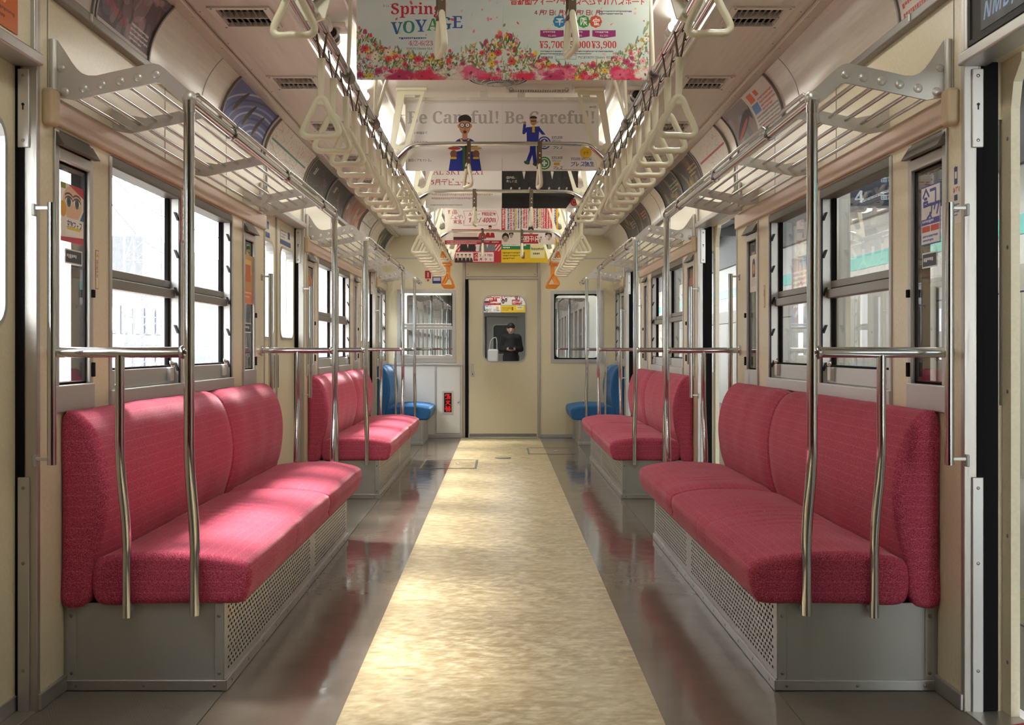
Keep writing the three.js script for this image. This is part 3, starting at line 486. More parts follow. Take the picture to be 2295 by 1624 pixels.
// ---------------------------------------------------------------- chrome grab rails at the ends of the seats
function seatRail(s, d, dir, label) {                     // dir +1: seat lies beyond d
  const t = thing('seat_end_rail', label, 'grab rail', 'chrome rails at the seat ends'), q = d + dir * 0.058;
  part('pole', tube([P(s * 0.90, 1.735, d), P(s * 0.90, 1.2, d), P(s * 0.90, 0.80, d), P(s * 0.90, 0.735, d), P(s * 0.90, 0.64, d + dir * 0.014), P(s * 0.90, 0.52, d + dir * 0.046), P(s * 0.90, 0.44, q), P(s * 0.90, 0.36, q), P(s * 0.90, 0.235, q)], 0.0155, 18, 70), mats.chrome, t);
  part('cross_bar', tube([P(s * 0.90, 1.008, d), P(s * 1.305, 1.008, d)], 0.0155, 18), mats.chrome, t);
  part('short_post', tube([P(s * 1.10, 1.008, d), P(s * 1.10, 0.82, d), P(s * 1.10, 0.735, d), P(s * 1.10, 0.64, d + dir * 0.014), P(s * 1.10, 0.52, d + dir * 0.046), P(s * 1.10, 0.44, q), P(s * 1.10, 0.36, q), P(s * 1.10, 0.228, q)], 0.0135, 18, 60), mats.chrome, t);
  for (const x of [0.90, 1.10]) part('foot_bracket', tube([P(s * x, 0.25, q), P(s * x, 0.25, d + dir * 0.098)], 0.011, 10), mats.grey, t);
  part('wall_flange', tube([P(s * 1.29, 1.008, d), P(s * 1.302, 1.008, d)], 0.028, 18), mats.chrome, t);
  part('joint_collar', tube([P(s * 0.90, 1.70, d), P(s * 0.90, 1.722, d)], 0.0175, 18), mats.chrome, t); part('joint_ball', new THREE.SphereGeometry(0.02, 14, 10).translate(s * 0.915, 1.008, -d), mats.chrome, t);
  settle(t);
  return t;
}
const railFrom = {};
for (const s of [-1, 1]) {
  const a = seatRail(s, 3.075, 1, `chrome pole and armrest rail at the near end of the first ${SIDE(s)} bench`);
  const b = seatRail(s, 5.775, -1, `chrome pole and armrest rail at the far end of the first ${SIDE(s)} bench`);
  copyOf(a, 0, 0, -PITCH, `chrome pole and armrest rail at the near end of the second ${SIDE(s)} bench`);
  copyOf(b, 0, 0, -PITCH, `chrome pole and armrest rail at the far end of the second ${SIDE(s)} bench`);
  copyOf(a, 0, 0, -2 * PITCH, `chrome pole and armrest rail beside the blue seat on the ${SIDE(s)}`);
  railFrom[s] = a;
}

// ---------------------------------------------------------------- luggage racks
const RACKPLATE = [[1.275, 1.745], [1.235, 1.738], [1.0, 1.788], [0.985, 1.786], [0.915, 1.722], [0.888, 1.722], [0.880, 1.745], [0.895, 1.758], [0.972, 1.829], [0.988, 1.840], [1.005, 1.844], [1.022, 1.842], [1.17, 1.809], [1.195, 1.809], [1.213, 1.816], [1.228, 1.829], [1.243, 1.848], [1.262, 1.878], [1.285, 1.913], [1.30, 1.917], [1.30, 1.76]];
const MIDPLATE = [[1.30, 1.748], [1.235, 1.738], [1.0, 1.788], [0.985, 1.786], [0.915, 1.722], [0.895, 1.722], [0.895, 1.745], [0.985, 1.818], [1.01, 1.826], [1.19, 1.790], [1.245, 1.80], [1.30, 1.83]];
const SLATS = [[1.262, 1.762], [1.208, 1.772], [1.155, 1.783], [1.102, 1.793], [1.05, 1.803]];
function rack(s, d0, d1, mids, label, openEnd) {
  const t = thing('luggage_rack', label, 'rack', 'overhead luggage racks');
  const ends = openEnd ? [d0] : [d0, d1];
  for (const [i, q] of ends.entries()) {
    const p = part('end_bracket', plateZ(RACKPLATE.map(([x, y]) => [s * x, y]), [], q - 0.004, q + 0.004), mats.satin, t);
    for (const [x, y] of [...SLATS, [0.998, 1.812]]) part('bolt', dome(0.0135, 0.006, P(s * x, y, i ? q + 0.004 : q - 0.004), V3(0, 0, i ? -1 : 1)), mats.satin, p);
    part('bolt', dome(0.012, 0.005, P(s * 1.272, 1.83, i ? q + 0.004 : q - 0.004), V3(0, 0, i ? -1 : 1)), mats.satin, p);
    part('wall_bar', [tube([P(s * 1.292, 1.765, q - 0.012), P(s * 1.292, 1.91, q - 0.012)], 0.011, 12), tube([P(s * 1.292, 1.765, q + 0.012), P(s * 1.292, 1.91, q + 0.012)], 0.011, 12)], mats.satin, p);
    part('end_cap', dome(0.022, 0.016, P(s * 0.90, 1.742, i ? q + 0.008 : q - 0.008), V3(0, 0, i ? -1 : 1)), mats.satin, t);
  }
  for (const q of mids) part('middle_bracket', plateZ(MIDPLATE.map(([x, y]) => [s * x, y]), [], q - 0.003, q + 0.003), mats.satin, t);
  for (const [x, y] of SLATS) part('slat', tube([P(s * x, y, d0), P(s * x, y, d1)], 0.0068, 10), mats.chrome, t);
  part('front_rail', tube([P(s * 0.90, 1.738, d0 + 0.012), P(s * 0.90, 1.738, d1 - 0.012)], 0.0155, 16), mats.chrome, t);
  const stops = [d0 + 0.01, ...mids, d1 - 0.01];
  for (let i = 0; i + 1 < stops.length; i++) part('guard_rod', tube(bent([P(s * 0.905, 1.742, stops[i] + 0.006), P(s * 0.885, 1.760, stops[i] + 0.006), P(s * 0.885, 1.760, stops[i + 1] - 0.006), P(s * 0.905, 1.742, stops[i + 1] - 0.006)], 0.02), 0.0065, 8, 30), mats.chrome, t);
  for (const q of mids) part('rail_ring', new THREE.TorusGeometry(0.0185, 0.0045, 8, 18).translate(s * 0.90, 1.738, -q), mats.chrome, t);
  settle(t);
  return t;
}
const rackFrom = {};
for (const s of [-1, 1]) {
  const a = rack(s, 3.085, 5.755, [3.565, 4.46, 5.36], `chrome tube luggage rack over the nearest ${SIDE(s)} bench`);
  copyOf(a, 0, 0, -PITCH, `chrome tube luggage rack over the second ${SIDE(s)} bench`);
  rack(s, 3.085 + 2 * PITCH, 11.98, [3.55 + 2 * PITCH], `short chrome luggage rack over the ${SIDE(s)} blue seat`, true);
  rackFrom[s] = a;
}

// ---------------------------------------------------------------- upright grab handles by the doors
for (const s of [-1, 1]) {
  const spots = [[2.975, 'before the nearest bench', 1], [5.80, 'before the second door', -1], [7.005, 'after the second door', 1], [9.83, 'before the third door', -1], [11.035, 'after the third door', 1]];
  let proto;
  for (const [d, where] of spots) {
    const label = `slim upright chrome grab handle on the ${SIDE(s)} wall ${where}`;
    if (proto) { copyOf(proto, 0, 0, -(d - 2.975), label); continue; }
    const t = thing('grab_handle', label, 'handle', 'upright handles by the doors');
    part('bar', tube([P(s * 1.25, 0.695, d - 0.01), P(s * 1.25, 1.425, d - 0.01)], 0.0125, 14), mats.chrome, t);
    for (const y of [0.712, 1.41]) { const b = part('bracket', sbx(s, 1.25, 1.302, y - 0.005, y + 0.005, d - 0.015, d - 0.005, 0.002), mats.satin, t); part('bracket_foot', sbx(s, 1.294, 1.303, y - 0.022, y + 0.012, d - 0.02, d, 0.003), mats.grey, b); }
    settle(t); proto = t;
  }
}

// ---------------------------------------------------------------- strap rails, their brackets and the cross bars
const RX = 0.548, RY = 2.0, BARS = [3.12, 5.66, 7.17, 9.68], BARY = [2.105, 2.10, 2.072, 2.078];
for (const s of [-1, 1]) {
  const t = thing('strap_rail', `long chrome rail carrying the hand straps on the ${SIDE(s)} side of the aisle`, 'rail', 'strap rails');
  part('tube', tube([P(s * RX, RY, -5), P(s * RX, RY, 11.7)], 0.0165, 16), mats.chrome, t);
  part('tube', tube([P(s * (RX + 0.028), RY - 0.030, -5), P(s * (RX + 0.028), RY - 0.030, 11.7)], 0.010, 12), mats.chrome, t);
  // tapered plates with a slot, from the ceiling to the rail
  for (const d of [...BARS, 11.6]) {
    const q = part('bracket', plateZ([[s * 0.40, 2.40], [s * 0.545, 2.40], [s * 0.60, 2.03], [s * 0.588, 1.985], [s * 0.55, 1.972], [s * 0.515, 1.985]], [[[s * 0.425, 2.365], [s * 0.51, 2.365], [s * 0.558, 2.11], [s * 0.538, 2.095], [s * 0.51, 2.10]]], d - 0.006, d + 0.006), mats.ivory, t);
    part('bolt', dome(0.022, 0.012, P(s * 0.555, 2.058, d - 0.006), V3(0, 0, 1)), mats.ivory, q);
    part('foot_plate', bx(Math.min(s * 0.39, s * 0.555), Math.max(s * 0.39, s * 0.555), 2.385, 2.40, d - 0.03, d + 0.03, 0.004), mats.ivory, q);
  }
  for (const d of [3.82, 4.62, 8.0, 8.75, 10.7]) {
    part('hanger_rod', [tube([P(s * 0.532, 2.40, d), P(s * RX, RY, d)], 0.0075, 8), ...(d === 4.62 || d === 8.75 ? [tube([P(s * 0.43, 2.40, d), P(s * RX, RY, d)], 0.0075, 8)] : [])], mats.ivory, t);
    part('rail_collar', tube([P(s * RX, RY, d - 0.05), P(s * RX, RY, d + 0.05)], 0.022, 16), mats.aluDark, t);
  }
  settle(t);
}
BARS.forEach((d, i) => {
  const t = thing('cross_bar', ['chrome bar across the aisle nearest the viewer, in front of the flower posters', 'chrome bar across the aisle in front of the posters with the man in blue', 'chrome bar across the aisle in front of the dark poster', 'farthest chrome bar across the aisle, in front of the red posters'][i], 'rail', 'cross bars between the strap rails');
  part('tube', tube(bent([P(-0.565, 2.0, d - 0.02), P(-0.545, 2.03, d - 0.02), P(-0.47, BARY[i], d - 0.02), P(0.47, BARY[i], d - 0.02), P(0.545, 2.03, d - 0.02), P(0.565, 2.0, d - 0.02)], 0.05), 0.0125, 12, 80), mats.chrome, t);
  settle(t);
});

// ---------------------------------------------------------------- hand straps
function ringGeo() { return remapless(new THREE.TubeGeometry(new THREE.CatmullRomCurve3([[0, 0], [0.011, -0.006], [0.030, -0.044], [0.053, -0.091], [0.056, -0.107], [0.046, -0.1175], [0, -0.1185], [-0.046, -0.1175], [-0.056, -0.107], [-0.053, -0.091], [-0.030, -0.044], [-0.011, -0.006]].map(([x, y]) => V3(x, y, 0)), true, 'centripetal'), 72, 0.0102, 10, true)); }
function remapless(g) { return g; }
const ringShape = ringGeo(), ringTop = new RoundedBoxGeometry(0.026, 0.026, 0.014, 2, 0.006).translate(0, -0.012, 0);
const RING = join([ringShape, ringTop]);
const SLEEVE = (() => { const g = new THREE.CylinderGeometry(0.0125, 0.0105, 0.118, 14); g.scale(1, 1, 0.62); g.translate(0, -0.059, 0); return g; })();
const TIP = new RoundedBoxGeometry(0.017, 0.012, 0.01, 2, 0.002);
function beltGeo(top, bottom, spread, wd) {               // two tapes from the rail down, meeting at the sleeve, and the loop over the rail
  const tape = q => remap(new THREE.BoxGeometry(1, 1, 1), v => V3(q * ((v.y > 0 ? spread : 0.004) + 0.0042 * v.x), v.y > 0 ? top : bottom, v.z * wd));
  const loop = new THREE.TorusGeometry(spread, 0.0024, 6, 14, PI); loop.scale(1, 0.9, wd / 0.0048); loop.translate(0, top, 0);
  return join([tape(-1), tape(1), loop]);
}
// long strap: rail at 0, ring bottom 0.327 below; short strap in the doorways: ring bottom 0.144 below
const BELT_LONG = beltGeo(0.002, -0.088, 0.0185, 0.012), BELT_SHORT = beltGeo(0.002, -0.034, 0.0185, 0.012);
function strapProto(kind, mat) {
  const t = thing('hand_strap', '', 'hand strap');
  if (kind === 'long') {
    part('belt', BELT_LONG, mats.strapBelt, t);
    part('sleeve', SLEEVE.clone().translate(0, -0.086, 0), mat, t);
    part('clasp', TIP.clone().translate(0, -0.206, 0), mats.strapBelt, t);
    part('ring', RING.clone().translate(0, -0.208, 0), mat, t);
  } else { part('belt', BELT_SHORT, mats.strapBelt, t); part('ring', RING.clone().translate(0, -0.026, 0), mat, t); }
  return t;
}
const straps = {};
function putStrap(kind, color, x, d, label, group, turn = 0, tilt = 0) {
  const key = kind + color; let t;
  if (!straps[key]) { t = straps[key] = strapProto(kind, mats[color]); t.userData.label = label; } else t = copyOf(straps[key], 0, 0, 0, label);
  t.userData.group = group; t.position.set(x, RY, -d); t.rotation.set(0, turn, tilt, 'YXZ');
}
for (const s of [-1, 1]) {
  const row = [];
  for (const d of [2.83]) row.push(['short', d, 'ivory']);
  for (let k = 0; k < 10; k++) row.push(['long', 3.28 + 0.25 * k, 'ivory']);
  for (let k = 0; k < 5; k++) row.push(['short', 5.92 + 0.27 * k, 'ivory']);
  for (let k = 0; k < 10; k++) row.push(['long', 7.30 + 0.255 * k, 'ivory']);
  for (let k = 0; k < 4; k++) row.push(['short', 9.98 + 0.25 * k, k > 1 ? 'orange' : 'ivory']);
  for (let k = 0; k < 4; k++) row.push(['long', 10.98 + 0.19 * k, 'orange']);
  const count = {};
  row.forEach(([kind, d, color]) => {
    const place = color === 'orange' ? (kind === 'short' ? 'short orange strap just before the ' + SIDE(s) + ' blue seat' : 'long orange strap beside the ' + SIDE(s) + ' blue seat') : d < 3 ? 'short strap cut by the top edge at the ' + SIDE(s) : d < 5.75 ? 'long strap over the near ' + SIDE(s) + ' bench' : d < 7.2 ? 'short strap by the second ' + SIDE(s) + ' door' : d < 9.9 ? 'long strap over the second ' + SIDE(s) + ' bench' : 'short strap by the third ' + SIDE(s) + ' door';
    const n = count[place] = (count[place] || 0) + 1;
    putStrap(kind, color, s * RX + s * 0.004, d + rr(-0.012, 0.012), d < 3 ? `cream triangular hand strap, ${place}` : `${color === 'orange' ? 'bright orange' : 'cream'} triangular hand strap, ${ORD[n - 1]} ${place}`, 'hand straps on the ' + SIDE(s) + ' rail', rr(-0.12, 0.12), rr(-0.03, 0.03));
  });
}
// straps on the cross bars hang edge-on
{
  const t0 = thing('hand_strap', '', 'hand strap', 'hand straps on the cross bars');
  part('belt', [bx(-0.011, 0.011, -0.125, 0.012, -0.018, -0.0155), bx(-0.011, 0.011, -0.125, 0.012, 0.0155, 0.018), bx(-0.011, 0.011, 0.0125, 0.0155, -0.018, 0.018), bx(-0.0115, 0.0115, -0.128, -0.118, -0.0185, 0.0185)], mats.strapBelt, t0);
  for (const y of [-0.05, -0.075]) part('rivet', dome(0.0045, 0.003, V3(0, y, 0.018), V3(0, 0, 1)), mats.satin, t0.children[0]);
  part('ring', RING.clone().rotateY(PI / 2).translate(0, -0.105, 0), mats.ivory, t0);
  let first = true;
  BARS.forEach((d, i) => { for (const [j, x] of [-0.174, 0.205].entries()) { const label = `cream hand strap seen edge-on at the ${j ? 'right' : 'left'} of the ${['nearest', 'second', 'third', 'farthest'][i]} cross bar`; const o = first ? t0 : copyOf(t0, 0, 0, 0, label); o.userData.label = label; o.position.set(i === 3 ? x * 0.94 : x, BARY[i], -(d - 0.02)); o.rotation.y = [[0.24, 0.2], [0.4, 0.12], [-0.16, 0.1], [0.1, 0.06]][i][j]; first = false; } });
}
// ---------------------------------------------------------------- ceiling fittings
// air grilles in the side ceiling
for (const s of [-1, 1]) {
  let proto;
  VENTD.forEach((d, i) => {
    const label = `square ${SIDE(s)} ceiling air grille, ${ORD[i]} from the near end`;
    if (proto) { copyOf(proto, 0, 0, -(d - VENTD[0]), label); return; }
    const t = thing('air_grille', label, 'air vent', 'air grilles in the side ceiling'), x0 = 0.88, x1 = 1.085, o = (a, b) => [Math.min(s * a, s * b), Math.max(s * a, s * b)];
    const fr = part('frame', plateY(rect(...o(x0 - 0.015, x1 + 0.015), d - 0.125, d + 0.125), [rect(...o(x0 + 0.012, x1 - 0.012), d - 0.103, d + 0.103)], 2.289, 2.297), mats.ceiling, t);
    for (const [x, q] of [[x0, -0.115], [x1, -0.115], [x0, 0.115], [x1, 0.115]]) part('screw', dome(0.005, 0.003, P(s * x, 2.289, d + q), V3(0, -1, 0)), mats.screw, fr);
    for (let k = 1; k < 8; k++) { const x = x0 + 0.012 + k * (x1 - x0 - 0.024) / 8; part('slat', remap(new THREE.BoxGeometry(0.0025, 0.014, 0.206), v => V3(s * (x + v.x + 0.3 * v.y), 2.299 + v.y, -d + v.z)), mats.ceiling, t); }
    part('cross_bar', sbx(s, x0 + 0.012, x1 - 0.012, 2.289, 2.315, d - 0.003, d + 0.003), mats.ceiling, t);
    settle(t); proto = t;
  });
}
// fluorescent lamps in the sloping troughs; some stand without a tube
const glow = new THREE.MeshStandardMaterial({ color: 0xffffff, roughness: 0.4, emissive: new THREE.Color(1, 0.975, 0.89), emissiveIntensity: 15 });
const lampX = 0.70, lampY = 2.318;
for (const s of [-1, 1]) {
  const lit = s < 0 ? [[4.47, 5.52], [5.90, 7.05], [7.40, 8.55], [8.95, 10.1], [10.5, 11.65]] : [[3.2, 4.33], [5.82, 7.0], [7.40, 8.55], [8.95, 10.1], [10.5, 11.65]];
  for (const q of [[1.6, 2.75]]) lit.push(q);
  lit.forEach(([a, b], i) => {
    const t = thing('fluorescent_lamp', i > 4 ? `glowing fluorescent tube just above the top edge of the picture on the ${SIDE(s)}` : `bare glowing fluorescent tube over the ${SIDE(s)} strap rail, ${ORD[i]} lit one in view`, 'lamp', 'fluorescent ceiling lamps');
    part('lamp_tube', tube([P(s * lampX, lampY, a + 0.03), P(s * lampX, lampY, b - 0.03)], 0.0155, 14), glow, t);
    for (const q of [a, b]) part('socket', [tube([P(s * lampX, lampY, q - 0.03), P(s * lampX, lampY, q + 0.03)], 0.024, 16), bx(Math.min(s * 0.69, s * 0.71), Math.max(s * 0.69, s * 0.71), lampY, lampY + 0.035, q - 0.02, q + 0.02)], mats.trough, t);
    const L = new THREE.RectAreaLight(new THREE.Color(1, 0.975, 0.9), 7, b - a - 0.1, 0.05); L.name = 'lamp_light';
    L.position.set(s * lampX, lampY - 0.02, -(a + b) / 2); L.lookAt(s * (lampX - 0.12), lampY - 1, -(a + b) / 2);
    t.add(L);
    settle(t);
  });
  const empty = s < 0 ? [4.37, 8.75] : [5.43, 8.75];
  empty.forEach((d, i) => {
    const t = thing('emergency_lamp', `small round dark emergency lamp by the ${SIDE(s)} strap rail, the ${i ? 'farther' : 'nearer'} one`, 'lamp', 'round emergency lamps');
    part('base', [bx(Math.min(s * 0.63, s * 0.75), Math.max(s * 0.63, s * 0.75), 2.325, 2.345, d - 0.05, d + 0.06, 0.006)], mats.trough, t);
    part('rim', new THREE.TorusGeometry(0.027, 0.006, 10, 24).translate(s * 0.69, 2.305, -(d - 0.035)), mats.satin, t);
    part('lens', [tube([P(s * 0.69, 2.305, d - 0.034), P(s * 0.69, 2.305, d + 0.03)], 0.027, 24), dome(0.02, 0.012, P(s * 0.69, 2.305, d - 0.034), V3(0, 0, 1))], mats.black, t);
    settle(t);
  });
  // empty tube holders where a lamp was taken out
  (s < 0 ? [3.1, 4.28] : [4.42, 5.55]).forEach((d, i) => solo('tube_socket', [tube([P(s * lampX, lampY, d - 0.03), P(s * lampX, lampY, d + 0.03)], 0.022, 16), bx(Math.min(s * 0.69, s * 0.71), Math.max(s * 0.69, s * 0.71), lampY, lampY + 0.035, d - 0.02, d + 0.02), new THREE.TorusGeometry(0.020, 0.005, 8, 20).translate(s * lampX, lampY, -(d - 0.03))], mats.trough, `empty white tube socket over the ${SIDE(s)} strap rail, the ${i ? 'farther' : 'nearer'} of a pair`, 'lamp socket', 'empty lamp sockets'));
}
// round fan guard and slotted outlet in the middle ceiling
{
  const t = thing('ceiling_fan', 'round wire fan guard on the middle ceiling behind the flower posters', 'fan'), c = P(-0.012, 2.372, 5.40);
  for (const [r, y] of [[0.135, 0.018], [0.11, 0.004], [0.085, -0.006], [0.06, -0.012], [0.035, -0.016]]) part('guard_ring', new THREE.TorusGeometry(r, r > 0.13 ? 0.007 : 0.0025, 6, 40).rotateX(PI / 2).translate(c.x, c.y + y, c.z), mats.alu, t);
  const sp = []; for (let k = 0; k < 36; k++) { const a = k / 36 * PI * 2, u = (r, y) => V3(c.x + r * Math.cos(a), c.y + y, c.z + r * Math.sin(a)); sp.push(tube([u(0.135, 0.018), u(0.085, -0.006), u(0.03, -0.017)], 0.0016, 5, 4)); }
  part('guard_spokes', sp, mats.alu, t); part('hub', dome(0.032, 0.012, V3(c.x, c.y - 0.012, c.z), V3(0, -1, 0)), mats.alu, t);
  part('housing', [tube([V3(c.x, 2.385, c.z), V3(c.x, 2.40, c.z)], 0.15, 32)], mats.dark, t);
  settle(t);
  const v = thing('slot_vent', 'long slotted air outlet on the middle ceiling above the strap rails', 'air vent');
  part('frame', plateY(rect(0.03, 0.37, 5.56, 5.645), [rect(0.045, 0.355, 5.572, 5.633)], 2.372, 2.40), mats.central, v);
  for (let k = 0; k < 24; k++) part('slat', bx(0.047 + k * 0.0129, 0.052 + k * 0.0129, 2.374, 2.398, 5.573, 5.632), mats.central, v);
  part('backing', bx(0.045, 0.355, 2.396, 2.3995, 5.572, 5.633), mats.dark, v);
  for (const x of [0.055, 0.345]) part('clip', new THREE.TorusGeometry(0.009, 0.003, 6, 14).translate(x, 2.37, -5.562), mats.screw, v);
  settle(v);
}
// ---------------------------------------------------------------- printed posters (flat print on paper)
const print = (t, r = 0.45) => std(0xffffff, r, 0, { map: t });
const PETAL = ['#e8305a', '#f06a90', '#f7a8bc', '#f4d23a', '#f6efe0', '#e84a4a', '#c8326a'];
function bloom(g, x, y, r, c, n = 6) { g.save(); g.translate(x, y); g.rotate(rr(0, 6)); g.fillStyle = c; for (let k = 0; k < n; k++) { g.rotate(PI * 2 / n); g.beginPath(); g.ellipse(r * 0.55, 0, r * 0.55, r * 0.36, 0, 0, 7); g.fill(); } g.fillStyle = c === '#f6efe0' ? '#e8c030' : '#3a1428'; g.beginPath(); g.arc(0, 0, r * 0.17, 0, 7); g.fill(); g.restore(); }
function tulip(g, x, y, r, c) { g.strokeStyle = '#4f7a34'; g.lineWidth = r * 0.22; g.beginPath(); g.moveTo(x, y); g.quadraticCurveTo(x + r * 0.4, y + r * 2, x, y + r * 4); g.stroke(); g.fillStyle = '#3f6a2c'; g.beginPath(); g.ellipse(x + r * 0.9, y + r * 2, r * 0.3, r * 1.6, 0.4, 0, 7); g.fill(); g.fillStyle = c; g.beginPath(); g.ellipse(x - r * 0.3, y, r * 0.5, r, 0.2, 0, 7); g.ellipse(x + r * 0.3, y, r * 0.5, r, -0.2, 0, 7); g.fill(); }
function meadow(g, w, h, edge) {                          // flower bank, tall at the sides given by edge(x in 0..1)
  const dab = (x, y, a, b, c, al, r = rr(0, 3)) => { g.save(); g.globalAlpha = al; g.translate(x, y); g.rotate(r); g.fillStyle = c; g.beginPath(); g.ellipse(0, 0, a, b, 0, 0, 7); g.fill(); g.restore(); };
  for (let k = 0; k < 500; k++) { const x = rnd(), t = edge(x), y = h * (1 - t * rnd() * 0.95); dab(x * w, y, h * rr(0.006, 0.05), h * rr(0.003, 0.012), ['#4f6a34', '#6f8440', '#8a9448', '#3c5230', '#a09a50'][k % 5], 0.55, -PI / 2 + rr(-0.7, 0.7)); }
  for (let k = 0; k < 40; k++) { const x = rnd(), t = edge(x); g.globalAlpha = 0.9; tulip(g, x * w, h * (1 - t * rr(0.6, 1)), h * rr(0.016, 0.03), PETAL[Math.floor(rnd() * 7)]); g.globalAlpha = 1; }
  for (let k = 0; k < 900; k++) { const x = rnd(), t = edge(x), y = h * (1 - t * rnd() * 0.85); dab(x * w, y, h * rr(0.004, 0.02), h * rr(0.003, 0.012), ['#6a7a3a', '#caa62c', '#f2e9c8', '#e0507a', '#8a6a3c', '#f0d8b0', '#a83858', '#f4f0e0'][Math.floor(rnd() * 8)], rr(0.5, 0.95)); }
  for (let k = 0; k < 60; k++) { const x = rnd(), t = edge(x), y = h * (1 - t * rnd() * 0.8), r = h * rr(0.015, 0.04), c = PETAL[Math.floor(rnd() * 7)]; for (let q = 0; q < 9; q++) dab(x * w + Math.cos(q * 0.7) * r * 0.55, y + Math.sin(q * 0.7) * r * 0.4, r * 0.5, r * 0.3, c, 0.75, q * 0.7); dab(x * w, y, r * 0.2, r * 0.16, '#4a2430', 0.8); }
  for (let k = 0; k < 9; k++) { const x = rnd() * w, y = h * rr(0.93, 1.0), r = h * rr(0.07, 0.12), c = PETAL[[0, 1, 4, 6][k % 4]]; for (let q = 0; q < 22; q++) dab(x + rr(-r, r), y + rr(-r, r) * 0.45, r * rr(0.3, 0.6), r * rr(0.15, 0.3), c, 0.4, rr(-0.5, 0.5)); dab(x, y, r * 0.16, r * 0.1, '#5a1c38', 0.7); }
  for (let k = 0; k < 40; k++) dab(rnd() * w, rnd() * h * 0.75, h * rr(0.006, 0.022), h * rr(0.004, 0.013), ['#e8405a', '#f08aa0', '#e8c050', '#f4b8c4'][k % 4], 0.85);
}
const pale = (g, w, h, a, b) => { g.fillStyle = a; g.fillRect(0, 0, w, h); for (let k = 0; k < 26; k++) { g.globalAlpha = 0.10; g.fillStyle = b; g.beginPath(); g.ellipse(rnd() * w, rnd() * h * 0.8, w * rr(0.1, 0.3), h * rr(0.05, 0.2), 0, 0, 7); g.fill(); } g.globalAlpha = 1; };
function man(g, x, y, k, o = {}) {                        // half figure of a man in a blue suit holding two plates (advertising print)
  g.fillStyle = o.suit || '#1c2f9a'; g.beginPath(); g.moveTo(x - 82 * k, y + 190 * k); g.lineTo(x - 62 * k, y + 62 * k); g.quadraticCurveTo(x - 50 * k, y + 28 * k, x - 20 * k, y + 20 * k); g.lineTo(x + 20 * k, y + 20 * k); g.quadraticCurveTo(x + 52 * k, y + 28 * k, x + 64 * k, y + 62 * k); g.lineTo(x + 84 * k, y + 190 * k); g.fill();
  g.fillStyle = '#e8c020'; g.beginPath(); g.moveTo(x - 26 * k, y + 14 * k); g.lineTo(x, y + 46 * k); g.lineTo(x + 26 * k, y + 14 * k); g.lineTo(x + 14 * k, y + 60 * k); g.lineTo(x - 14 * k, y + 60 * k); g.fill();
  g.fillStyle = '#1f6a3a'; g.fillRect(x - 11 * k, y + 46 * k, 22 * k, 144 * k);
  g.fillStyle = '#b98563'; g.fillRect(x - 13 * k, y - 12 * k, 26 * k, 38 * k); g.beginPath(); g.ellipse(x, y - 42 * k, 29 * k, 44 * k, 0, 0, 7); g.fill(); g.beginPath(); g.ellipse(x - 30 * k, y - 42 * k, 6 * k, 10 * k, 0, 0, 7); g.ellipse(x + 30 * k, y - 42 * k, 6 * k, 10 * k, 0, 0, 7); g.fill();
  g.fillStyle = '#2a1a14'; g.beginPath(); g.ellipse(x, y - 74 * k, 33 * k, 24 * k, 0, PI * 0.96, PI * 2.04); g.lineTo(x + 31 * k, y - 58 * k); g.quadraticCurveTo(x, y - 78 * k, x - 31 * k, y - 58 * k); g.fill();
  g.strokeStyle = '#2a1c14'; g.lineWidth = 3.4 * k; g.fillStyle = '#e8dfd4'; for (const q of [-13, 13]) { g.beginPath(); g.arc(x + q * k, y - 46 * k, 11 * k, 0, 7); g.fill(); g.stroke(); g.fillStyle = '#201410'; g.beginPath(); g.arc(x + q * k, y - 46 * k, 3 * k, 0, 7); g.fill(); g.fillStyle = '#e8dfd4'; }
  g.fillStyle = '#a06a4c'; g.beginPath(); g.moveTo(x, y - 44 * k); g.lineTo(x + 6 * k, y - 24 * k); g.lineTo(x - 5 * k, y - 24 * k); g.fill();
  g.fillStyle = '#5a1c1c'; g.beginPath(); g.ellipse(x, y - 12 * k, 9 * k, 8 * k, 0, 0, 7); g.fill();
  if (o.plates) for (const q of [-1, 1]) { g.fillStyle = '#e8ddc8'; g.beginPath(); g.ellipse(x + q * 52 * k, y + 74 * k, 40 * k, 13 * k, 0, 0, 7); g.fill(); g.fillStyle = q < 0 ? '#a83a20' : '#d0a868'; g.beginPath(); g.ellipse(x + q * 52 * k, y + 70 * k, 31 * k, 8 * k, 0, 0, 7); g.fill(); g.fillStyle = '#8a5a42'; g.beginPath(); g.ellipse(x + q * 56 * k, y + 98 * k, 17 * k, 19 * k, 0, 0, 7); g.fill(); g.fillStyle = '#e8c020'; g.fillRect(x + q * 56 * k - 15 * k, y + 114 * k, 30 * k, 10 * k); }
}
